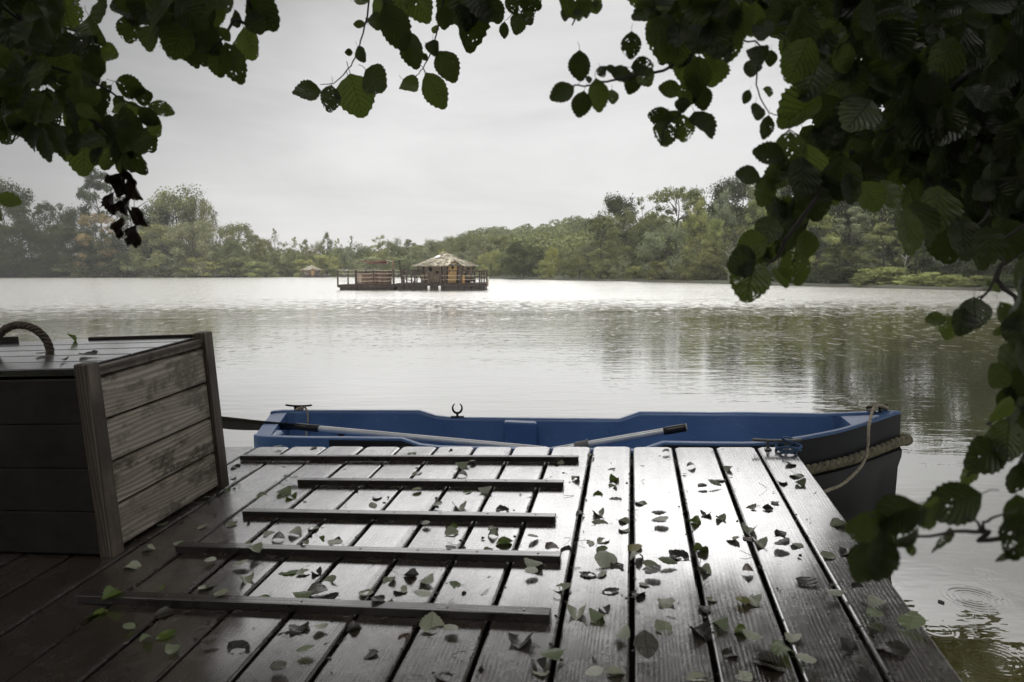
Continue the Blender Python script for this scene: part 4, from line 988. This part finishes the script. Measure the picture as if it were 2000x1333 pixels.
    for s in (-1, 1):
        for i in range(40):
            q = rng.random(); o_ = rng.uniform(1.5, 2.75); u = s * q * .55; z = 1.66 - q * .42 + rng.uniform(0, .04) - (2.7 - o_) * -.12; b = len(rf.v)
            for (du, dr_, dz) in ((-.07, -.12, .03), (.07, -.12, .03), (.07, .12, -.01), (-.07, .12, -.01)):
                rf.v.append((rx_ * (o_ + dr_) + tx * (u + du), ry_ * (o_ + dr_) + ty * (u + du), z + dz - s * du * .75)); rf.c.append((rng.random(), 0, 0, 1))
            rf.f.append((b, b + 1, b + 2, b + 3)); rf.c[-4:] = [(rng.random(), 0, 0, 1)] * 4
    roof = rf.build('roof', M_shing, e)
    sk = MB(); a = A0 - radians(45); t = .42
    for (t, u) in ((.36, -.2), (.36, .12), (.50, .12), (.50, -.28)):
        r_ = R0 * t * cos(radians(22.5)); sk.v.append((cos(a) * r_ - sin(a) * u, sin(a) * r_ + cos(a) * u, prof(t) + .13))
    sk.f.append((0, 1, 2, 3)); sk.build('skylight', simple('sky_glass', (.5, .52, .55), .1), roof)
    return e
K = 52 / F
def hx(px, d=52): return (px - 1000) / F * d
def hz(py, d=52): return CZ + (HZ - py) / F * d
cabin((hx(871, 54.9), 54.9, .52), 'round wooden cabin with shingled roof and pine door on the near raft', 4)
cabin((hx(612, 161), 160.5, .40), 'tiny round cabin with pale roof on the far shore left of the raft', 5)
def platform(name, label, x0, x1, y0, y1, zt, posts, rails, ropes, group=None):
    cx, cy = (x0 + x1) / 2, (y0 + y1) / 2; e = empty(name, None, (cx, cy, 0)); tag(e, label, 'raft', 'rafts of the floating cabins'); rng = random.Random(int(x0 * 10)); O_ = Vector((cx, cy, 0))
    b = MB(); n = int((x1 - x0) / .15)
    for i in range(n): a = x0 + (x1 - x0) * i / n; b.box(a - cx + .004, a + .142 - cx, y0 - cy - rng.uniform(0, .03), y1 - cy, zt - .04, zt + rng.uniform(-.003, .003))
    b.build('decking', M_plank, e)
    b = MB(); b.box(x0 - cx, x1 - cx, y0 - cy + .03, y0 - cy + .09, zt - .22, zt - .045); b.box(x0 - cx, x1 - cx, y1 - cy - .09, y1 - cy - .03, zt - .22, zt - .045); b.box(x1 - cx - .08, x1 - cx - .01, y0 - cy + .095, y1 - cy - .095, zt - .22, zt - .045); b.box(x0 - cx + .01, x0 - cx + .08, y0 - cy + .095, y1 - cy - .095, zt - .22, zt - .045); b.build('fascia', M_plank, e)
    b = MB(); nf = max(2, int((x1 - x0) / .5))
    for i in range(nf): a = x0 + .1 + (x1 - x0 - .2) * i / nf; b.box(a - cx, a + (x1 - x0 - .2) / nf - .03 - cx, y0 - cy + .12, y1 - cy - .12, -.2, zt - .225)
    b.build('floats', M_under, e)
    for (x, y, h, r) in posts: p = MB(); p.box(x - cx - r, x - cx + r, y - cy - r, y - cy + r, zt - .2, zt + h); p.build('railing_post', M_plank, e)
    for (p0, p1, r) in rails: p = MB(); p.tube([Vector(p0) - O_, Vector(p1) - O_], r, 6); p.build('handrail', M_plank, e)
    if ropes:
        p = MB()
        for (p0, p1) in ropes:
            a, b_ = Vector(p0) - O_, Vector(p1) - O_; m = a.lerp(b_, .5) - Vector((0, 0, .04)); p.tube(smooth([a, m, b_], 4), .014, 5)
        p.build('railing_ropes', M_rope, e)
    return e
Y0 = 52.0; zr = .52
def fp(px, h=.95, r=.05, y=Y0): return (hx(px, y), y, h, r)
rp_ = [fp(786.5), fp(795), fp(804.5), fp(811, .98, .06), fp(838), fp(860.5, .93, .06), fp(869), fp(901, .95, .055), fp(937, .9, .06), fp(951, .92, .06)]
rp_ += [(hx(941, 54), 54, .9, .05), (hx(946, 53), 53, .9, .05), (hx(927, 57.2), 57.2, .9, .05), (hx(790, 54), 54, .9, .05), (hx(788, 57.2), 57.2, .9, .05), (hx(815, 57.2), 57.2, .9, .05)]
zt_ = zr + .93
rr_ = [((hx(785), Y0, zt_), (hx(839), Y0, zt_), .04), ((hx(860), Y0, zt_ - .02), (hx(952), Y0, zt_ - .02), .04), ((hx(951), Y0 + .05, zt_ - .02), (hx(927, 57.2), 57.2, zt_ - .04), .04)]
pr = [786.5, 795, 804.5, 811, 838]; ropes = []
for a, b in list(zip(pr, pr[1:])) + [(860.5, 869), (869, 901), (901, 937), (937, 951)]:
    for h in (.3, .58): ropes.append(((hx(a), Y0, zr + h), (hx(b), Y0, zr + h)))
platform('cabin_raft', 'dark timber raft with railings that carries the near round cabin', hx(773), hx(950), Y0, 57.4, zr, rp_, rr_, ropes)
Y1 = 52.6; zl = .42
lp = [(hx(661, Y1), Y1, 1.02, .05), (hx(681, Y1 + 3), Y1 + 3, 1.0, .05), (hx(696.5, Y1), Y1, 1.06, .07), (hx(731, Y1), Y1, 1.05, .045), (hx(769.5, Y1), Y1, 1.1, .07), (hx(716, Y1 + 3), Y1 + 3, 1.1, .05), (hx(750, Y1 + 3), Y1 + 3, 1.1, .05)]
ropes = []
for a, b in ((661, 696.5), (696.5, 731), (731, 769.5), (769.5, 786)):
    for h in (.28, .55, .82, 1.06): ropes.append(((hx(a, Y1), Y1, zl + h), (hx(b, Y1), Y1, zl + h)))
for h in (.28, .55, .82): ropes.append(((hx(661, Y1), Y1, zl + h), (hx(681, Y1 + 3), Y1 + 3, zl + h)))
platform('terrace_raft', 'lower timber raft with rope railings left of the near cabin', hx(661, Y1), hx(772, Y1), Y1, 56.2, zl, lp, [], ropes)
xf = hx(612, 158); platform('cabin_raft', 'small dark raft under the far cabin on the far shore', xf - 2.3, xf + 2.5, 157.8, 163, .38, [], [], [])
# hot tub
def staves(name, x, y, z, r0, r1, h, mat, label, cat, n=26):
    e = empty(name, None, (x, y, z)); tag(e, label, cat); b = MB()
    for k in range(n):
        a0, a1 = 2 * pi * k / n + .012, 2 * pi * (k + 1) / n - .012
        v = [(r * q * cos(a), r * q * sin(a), zz) for zz, r in ((0, r0), (h, r1)) for q in (1, .93) for a in (a0, a1)]
        b.add(v, [(0, 1, 5, 4), (2, 6, 7, 3), (4, 5, 7, 6), (0, 2, 3, 1), (0, 4, 6, 2), (1, 3, 7, 5)])
    b.build('staves', mat, e)
    for zz in (.2, .75): q = MB(); rr = r0 + (r1 - r0) * zz; q.tube([((rr + .01) * cos(a), (rr + .01) * sin(a), h * zz) for a in [2 * pi * k / 24 for k in range(25)]], .012, 5); q.build('hoop', M_black, e)
    q = MB(); q.tube([(0, 0, h + .002), (0, 0, h + .05)], [r1 * 1.04, r1 * 1.0], 26); q.build('cover', M_plank, e)
    return e
M_tub = wood('tub_staves', (.20, .13, .09), (.07, .045, .035), rough=(.5, .8), pitch=.12, wet=1.4, bump=.004, groove=10, along='z')
staves('hot_tub', hx(750, 53.9), 53.9, zl, .60, .66, .95, M_tub, 'round wooden hot tub with a cover on the terrace raft', 'hot tub')
e = empty('wooden_cabinet', None, (hx(718, 54), 54, zl)); tag(e, 'slatted wooden cabinet beside the hot tub on the terrace raft', 'cabinet')
b = MB()
for k in range(11): b.box(-.70 + k * .13, -.70 + k * .13 + .118, -.35, -.32, .02, .86)
b.box(-.70, .73, -.318, .4, .02, .84); b.build('body', M_tub, e)
b = MB(); b.box(-.75, .78, -.4, .45, .862, .91); b.build('cabinet_top', M_plank, e)
b = MB(); b.box(-.69, -.3, -.365, -.352, .08, .78); b.build('door', M_cab, e)
# shade sail and its poles
e = empty('shade_sail', None, (hx(770, 54), 54, zl)); tag(e, 'reddish shade sail on poles above the terrace raft', 'shade sail')
O_ = Vector(e.location); b = MB(); nn = 8; c1, c2, c3 = Vector((hx(706, 54), 54, hz(510, 54))), Vector((hx(758, 54), 53.4, hz(509, 54))), Vector((hx(759, 55.5), 55.6, hz(513, 55.6))); idx = {}
for i in range(nn + 1):
    for j in range(nn + 1 - i):
        u, v = i / nn, j / nn; p = c1 * (1 - u - v) + c2 * u + c3 * v; p.z -= .9 * (u * v + (1 - u - v) * (u + v)) * .38 + .25 * v * (1 - v); idx[i, j] = len(b.v); b.v.append(tuple(p - O_))
for i in range(nn):
    for j in range(nn - i):
        b.f.append((idx[i, j], idx[i + 1, j], idx[i, j + 1]))
        if j < nn - i - 1: b.f.append((idx[i + 1, j], idx[i + 1, j + 1], idx[i, j + 1]))
o = b.build('canvas', M_sail, e, True); q = o.modifiers.new('thick', 'SOLIDIFY'); q.thickness = .012
b = MB(); b.tube([(0, 0, 0), (-.01, 0, hz(506, 54) - zl)], .045, 8); b.build('pole', simple('reddish_pole', (.22, .12, .08), .7), e)
b = MB(); b.tube([(-.02, 0, hz(512, 54) - zl), c2 - O_], .022, 6); b.build('boom', M_white, e)
b = MB(); o0 = Vector((hx(786, 52.3), 52.3, zr - .1)); b.tube([(0, 0, 0), (hx(781.5) - hx(786), 0, hz(509) - zr + .1)], [.055, .045], 8); o = b.build('mooring_pole', M_plank); o.location = o0; tag(o, 'tall leaning pole at the left corner of the cabin raft', 'pole')
for k, px in enumerate((838, 859)):
    b = MB(); b.tube([(0, 0, .33), (0, 0, .31), (0, 0, .28), (0, 0, .05), (0, 0, .0), (0, 0, -.03)], [.02, .04, .10, .10, .06, .01], 12); o = b.build('fender', M_white, None, True); o.location = (hx(px, 51.85), 51.83, .03); tag(o, 'white fender hanging on the cabin raft, ' + ('left one' if k == 0 else 'right one'), 'fender', 'white fenders on the cabin raft')
b = MB(); b.tube([(0, .22 * cos(a), .32 * sin(a)) for a in [2 * pi * k / 20 for k in range(21)]], .05, 8); o = b.build('rope_coil', M_rope, None, True); o.location = (hx(953), 52.2, .62); tag(o, 'tan rope coil hanging at the right corner of the cabin raft', 'rope')
e = empty('bench', None, (hx(918, 53), 52.9, zr)); tag(e, 'low dark bench on the raft right of the cabin door', 'bench')
b = MB(); b.box(-.4, .42, -.2, .2, .30, .35); b.build('seat', M_plank, e)
b = MB(); b.box(-.4, .42, .21, .25, .1, .42); b.build('backrest', M_plank, e)
for sx in (-.36, .34): b = MB(); b.box(sx, sx + .05, -.18, .18, .003, .297); b.build('leg', M_plank, e)
b = MB(); b.box(-.075, .075, -.07, .07, .003, .5); b.box(-.09, .09, -.085, .085, .503, .53); o = b.build('wooden_bollard', M_amber); o.location = (hx(906, 52.6), 52.6, zr); tag(o, 'short amber wooden bollard right of the cabin door', 'bollard')
e = empty('deck_chair', None, (hx(800, 53.4), 53.4, zr)); tag(e, 'dark reclining chair on the raft left of the cabin', 'chair')
b = MB(); b.box(-.02, .42, -.25, .25, .18, .22, Matrix.Rotation(radians(12), 4, 'Y')); b.build('seat', M_plank, e)
b = MB(); b.box(-.42, 0, -.25, .25, .16, .20, Matrix.Rotation(radians(22), 4, 'Y')); b.build('backrest', M_plank, e)
for sx in (-.2, .3):
    for sy in (-.2, .2): b = MB(); b.box(sx, sx + .04, sy - .02, sy + .02, .003, .14); b.build('leg', M_plank, e)

# ------------------------------------------------------------------ alders over the dock
al, ao = alder(-3.6, -2.6, 5.0, 'alder on the left whose leafy branches hang over the chest', 31, -1, (-8.5, -.3), 21000, 22.6)
ar, ar_o = alder(3.4, -2.4, 5.0, 'alder on the right whose dense branches curtain the lake', 32, 1, (-.6, 8.5), 21000, 22.6)
holes_r = [(1600, 20, 10, 20), (1640, 150, 12, 9), (1880, 60, 22, 14), (1930, 150, 16, 12), (1900, 230, 14, 10), (1670, 300, 10, 16), (1850, 290, 12, 8), (1780, 300, 10, 8), (1640, 60, 8, 12), (1980, 110, 12, 18), (1755, 250, 14, 12), (1712, 60, 38, 22), (1722, 205, 34, 30), (1790, 85, 40, 22), (1835, 155, 22, 30), (1955, 45, 26, 20), (1690, 120, 20, 16), (1800, 130, 18, 20)]
R = branch
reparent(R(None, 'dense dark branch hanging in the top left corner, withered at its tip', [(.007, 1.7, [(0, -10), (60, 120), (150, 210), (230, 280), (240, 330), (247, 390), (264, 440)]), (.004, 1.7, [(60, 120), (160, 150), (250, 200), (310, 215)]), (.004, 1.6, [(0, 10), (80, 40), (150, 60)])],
  [(316, 214, 44, 0), (303, 250, 40, 60), (292, 228, 42, 40), (197, 122, 50, 60), (213, 105, 40, 20), (282, 190, 40, -10), (255, 170, 50, 20), (262, 300, 84, 80), (290, 275, 50, 60), (215, 300, 70, 95), (165, 305, 78, 90), (128, 288, 55, 100), (90, 285, 60, 90), (65, 270, 50, 95), (20, 245, 80, 90), (18, 391, 40, 0), (-4, 418, 30, 60), (240, 325, 30, 110), (215, 260, 60, 50), (180, 95, 50, 60), (190, 60, 60, 60), (130, 25, 60, 80)],
  [([(-220, -240), (440, -240), (440, -8), (-220, -8)], 230, 50, 1.5, 2.3), ([(-220, 0), (-10, 0), (-10, 280), (-220, 330)], 100, 50, 1.5, 2.3), ([(-20, -20), (110, -20), (130, 40), (150, 90), (190, 120), (205, 160), (240, 200), (275, 215), (270, 290), (190, 310), (140, 285), (90, 270), (50, 250), (0, 255), (-20, 250)], 270, 46, 1.5, 2.3, [(62, 95, 16, 9), (170, 150, 10, 9), (190, 165, 12, 8), (110, 140, 9, 7), (90, 40, 8, 10), (30, 60, 8, 6), (130, 225, 7, 6)])],
  1.7, 41, (-.5, -.6, .6), [(232, 362, 62, 100), (265, 372, 55, 50), (222, 398, 55, 110), (250, 405, 50, 80), (278, 425, 58, 60), (238, 448, 55, 120), (264, 462, 55, 95), (250, 345, 40, 60)]), al)
reparent(R(None, 'branch with round leaves hanging left of the top centre', [(.005, 1.6, [(480, -10), (455, 40), (432, 80), (400, 105)]), (.004, 1.6, [(330, -10), (300, 40), (285, 60)]), (.004, 1.6, [(225, -10), (240, 30)])],
  [(197, 22, 50, 90), (265, 20, 62, 100), (296, 76, 52, 95), (252, 58, 48, 95), (235, 10, 40, 60), (457, 126, 72, 75), (427, 126, 48, 80), (462, 38, 34, 70), (440, 12, 40, 60), (488, 86, 66, 62), (516, 22, 76, 62), (500, 45, 46, 60), (350, 85, 62, 100), (385, 95, 66, 60), (440, 68, 26, 60), (412, 60, 60, 60), (533, 40, 30, 80)],
  [([(240, -20), (435, -20), (425, 40), (415, 90), (380, 108), (340, 105), (320, 60), (290, 30), (250, 25)], 70, 54, 1.4, 1.9, [(385, 30, 6, 10)])], 1.6, 42, (-.2, -.5, .5)), al)
reparent(R(None, 'two thin twigs with separate veined leaves hanging at the top centre', [(.0028, 2.0, [(722, -8), (715, 40), (697, 105), (676, 140), (650, 163), (625, 165)]), (.0012, 2.0, [(676, 140), (682, 155)]), (.003, 2.0, [(868, -8), (856, 50), (846, 92), (826, 133), (806, 154)]), (.0012, 2.0, [(826, 133), (832, 150)]), (.0012, 2.0, [(856, 82), (828, 84)]), (.002, 2.0, [(1060, -8), (1010, 20), (988, 40)])],
  [(598, 180, 50, 165), (645, 194, 52, 100), (697, 189, 76, 75), (733, 157, 66, 42), (706, 107, 34, 60), (681, 103, 14, 180), (702, 48, 22, 180), (706, 2, 26, 0), (772, 55, 84, 55), (735, 42, 34, 80), (806, 100, 64, 85), (851, 179, 70, 62), (800, 168, 40, 50), (848, 95, 30, 80), (874, 132, 60, 62), (908, 58, 84, 75), (868, 36, 40, 100), (850, 58, 18, 100), (830, 112, 14, 60), (820, 12, 66, 60), (750, 18, 60, 45), (880, 10, 66, 90), (940, 12, 76, 85), (965, 20, 50, 70), (1010, 48, 40, 105), (1030, 33, 34, 60), (985, 60, 28, 105), (979, 35, 16, 90), (1000, 12, 36, 60), (1035, 0, 50, 40), (915, 20, 80, 100), (780, -2, 80, 80)], (), 2.0, 43, (.2, -.6, .5)), ar)
reparent(R(None, 'small leaf cluster at the top edge right of the centre', [(.002, 1.5, [(1140, -10), (1130, 10), (1120, 20)])], [(1110, 28, 30, 110), (1129, 30, 26, 90), (1144, 25, 20, 80), (1125, 5, 60, 10), (1155, 5, 44, 60), (1165, 15, 24, 90)], (), 1.5, 44, (.2, -.6, .5)), ar)
reparent(R(None, 'long twig reaching left with bright leaves at its tip', [(.004, 1.4, [(1400, -10), (1370, 60), (1310, 130), (1240, 148), (1185, 160), (1150, 168), (1120, 167)]), (.003, 1.4, [(1370, 60), (1345, 130), (1345, 190), (1325, 225), (1300, 250), (1290, 285)])],
  [(1133, 130, 52, 95), (1150, 156, 17, 90), (1097, 182, 50, 150), (1135, 205, 46, 100), (1168, 188, 58, 75), (1177, 140, 26, 60), (1195, 137, 26, 0), (1233, 90, 46, 92), (1196, 190, 34, 92), (1215, 146, 44, 20), (1236, 162, 44, 110), (1262, 152, 40, 60), (1255, 130, 40, 0), (1290, 228, 50, 180), (1298, 262, 58, 100), (1335, 252, 48, 85), (1373, 246, 62, 75), (1333, 206, 30, 90), (1308, 175, 42, 190), (1345, 180, 60, 90), (1372, 192, 46, 80), (1362, 150, 66, 95), (1338, 130, 60, 90), (1265, 26, 62, 160), (1302, 75, 84, 100), (1325, 110, 50, 120), (1280, 50, 60, 110), (1428, 84, 64, 90), (1395, 60, 70, 100), (1385, 20, 80, 80), (1345, 40, 80, 100), (1310, 10, 80, 80), (1405, 105, 50, 60), (1390, 140, 56, 80), (1320, 230, 30, 50)],
  [([(1250, -20), (1470, -20), (1450, 60), (1400, 80), (1390, 160), (1350, 170), (1330, 110), (1290, 100), (1270, 40)], 60, 58, 1.2, 1.7)], 1.4, 45, (.3, -.5, .5)), ar)
reparent(R(None, 'thin dangling twig with small leaves beside the dense right mass', [(.0022, 1.4, [(1478, -10), (1485, 90), (1478, 165), (1498, 215), (1520, 226), (1550, 228)])],
  [(1458, 190, 26, 110), (1478, 219, 36, 100), (1496, 250, 42, 92), (1500, 180, 24, 10), (1470, 135, 40, 95), (1480, 110, 46, 80), (1505, 115, 28, 90), (1490, 60, 50, 95), (1470, 40, 56, 90)], (), 1.4, 46, (.3, -.5, .5)), ar)
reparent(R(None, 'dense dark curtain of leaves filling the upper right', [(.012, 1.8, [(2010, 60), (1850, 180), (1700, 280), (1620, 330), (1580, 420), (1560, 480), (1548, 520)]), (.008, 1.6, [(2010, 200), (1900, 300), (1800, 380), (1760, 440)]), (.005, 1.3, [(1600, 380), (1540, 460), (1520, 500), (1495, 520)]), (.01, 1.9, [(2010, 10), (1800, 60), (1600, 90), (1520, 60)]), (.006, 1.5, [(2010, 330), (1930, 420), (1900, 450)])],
  [(1460, 343, 46, 190), (1492, 375, 62, 110), (1500, 300, 56, 190), (1540, 300, 80, 90), (1565, 350, 80, 100), (1520, 345, 70, 130), (1515, 330, 60, 100), (1520, 412, 70, 80), (1468, 478, 60, 160, 1.2), (1500, 450, 66, 110), (1448, 512, 70, 160, 1.2), (1465, 550, 84, 100, 1.2), (1530, 420, 70, 100), (1552, 525, 66, 70, 1.2), (1523, 545, 44, 60, 1.2), (1573, 480, 58, 80, 1.2), (1524, 492, 24, 60), (1540, 460, 70, 120), (1510, 480, 66, 130), (1490, 500, 40, 140), (1556, 420, 80, 100), (1590, 395, 74, 80), (1575, 330, 84, 90), (1640, 350, 80, 90), (1620, 370, 70, 60), (1700, 385, 60, 60), (1770, 450, 100, 95, 1.0), (1800, 440, 90, 80), (1850, 470, 92, 80), (1880, 465, 92, 90), (1905, 490, 80, 80), (1830, 410, 90, 100), (1735, 380, 60, 80), (1660, 370, 60, 100), (1560, 220, 84, 150), (1560, 120, 80, 110), (1585, 160, 84, 110), (1550, 60, 80, 100)],
  [([(1470, -20), (1500, 40), (1530, 80), (1560, 110), (1575, 170), (1560, 240), (1590, 290), (1610, 340), (1650, 350), (1700, 360), (1760, 370), (1800, 420), (1860, 450), (1900, 440), (1960, 470), (2020, 520), (2020, -20)], 980, 54, 1.5, 2.9, holes_r), ([(1400, -260), (2250, -260), (2250, -5), (1400, -5)], 300, 56, 1.5, 2.6), ([(2005, 0), (2250, 0), (2250, 760), (2005, 560)], 230, 60, 1.4, 2.4), ([(1800, 200), (2020, 150), (2020, 480), (1900, 430), (1800, 380)], 260, 56, 1.5, 2.6)], 1.35, 47, (.6, -.4, .4)), ar)
reparent(R(None, 'drooping twig with three leaves over the lake near the right edge', [(.0035, 1.15, [(2000, 440), (1960, 510), (1925, 575), (1895, 598), (1860, 612)]), (.002, 1.15, [(1925, 575), (1905, 585)])],
  [(1904, 612, 66, 92), (1876, 630, 56, 110), (1850, 640, 50, 100), (1826, 624, 40, 170), (1885, 600, 20, 60), (1940, 560, 30, 60), (1930, 480, 70, 90), (1965, 470, 80, 80)], (), 1.15, 48, (.4, -.4, .4)), ar)
reparent(R(None, 'dark leafy branch along the right edge of the view', [(.006, 1.2, [(2010, 480), (1990, 600), (1975, 700), (1960, 740)]), (.004, 1.0, [(2010, 790), (1975, 850), (1930, 900), (1890, 930)])],
  [(1985, 590, 72, 95), (1990, 650, 72, 90), (1965, 700, 67, 130), (1985, 745, 72, 100), (1950, 735, 56, 130), (2000, 700, 72, 90), (1950, 648, 24, 100), (2000, 540, 72, 90), (1968, 860, 88, 100), (1920, 890, 88, 150), (1890, 925, 56, 110), (1990, 900, 80, 90), (1985, 935, 64, 95), (1940, 850, 72, 120), (2000, 830, 80, 90), (2005, 780, 72, 90), (1955, 800, 60, 100), (1975, 820, 60, 60), (1990, 560, 60, 120), (1970, 620, 60, 70), (1940, 890, 60, 60), (1965, 780, 50, 100)], (), 1.0, 49, (.4, -.4, .3)), ar)
reparent(R(None, 'out-of-focus twig with wet leaves over the right edge of the dock', [(.0035, .8, [(2010, 1044), (1930, 1040), (1860, 1040), (1790, 1050), (1720, 1062)]), (.0022, .8, [(1925, 1038), (1905, 1018), (1880, 1010)]), (.0022, .8, [(1912, 1036), (1935, 1012), (1990, 1000)])],
  [(1860, 985, 110, 160), (1810, 1000, 80, 170), (1760, 1010, 100, 170), (1695, 1030, 92, 180), (1725, 1040, 84, 140), (1720, 1090, 92, 110), (1688, 1100, 86, 120), (1838, 1056, 66, 90), (1770, 1050, 60, 110), (1985, 1050, 90, 100), (1960, 1085, 40, 110), (1995, 1010, 80, 80), (1750, 1005, 84, 150), (1780, 1075, 24, 80)], (), .8, 50, (.4, -.3, .25)), ar)

# unseen growth added on the bank behind the viewer to shade the dock
def shade_thicket():
    rng = random.Random(77); mb = MB(); mb.uv = []; mb.c = []
    for k in range(24000):
        a = rng.uniform(radians(112), radians(272)); r_ = rng.uniform(4.2, 9); x, y = r_ * sin(a), r_ * cos(a); z = ground_z(x, y) + rng.uniform(0, 4.6)
        if y > .8: continue
        s_ = rng.uniform(.18, .42); Rm = Euler((rng.gauss(0, .8) + 1.2, rng.gauss(0, .6), rng.uniform(0, 6.28))).to_matrix(); b = len(mb.v)
        for u, v in ((0, -.5), (.4, 0), (0, .5), (-.4, 0)): mb.v.append(tuple(Vector((x, y, z)) + Rm @ Vector((u * s_, v * s_, 0)))); mb.uv.append((u + .5, v + .5)); mb.c.append((rng.random(), 0, 0, 1))
        mb.f.append((b, b + 1, b + 2, b + 3))
    tag(mb.build('shade_undergrowth', M_shade_canopy), 'unseen undergrowth added behind the dock to shade it', 'undergrowth', kind='stuff')
shade_thicket()

# ------------------------------------------------------------------ haze
hm, t = new_mat('haze_air'); v = t.new('ShaderNodeVolumePrincipled', {'Color': (.97, .98, 1.0), 'Density': .00032, 'Anisotropy': .1}); t.l.new(v.outputs[0], t.out.inputs[1])
hbx = MB(); hbx.box(-420, 420, -60, 460, -3, 60); tag(hbx.build('haze', hm), None, None, kind='stuff')
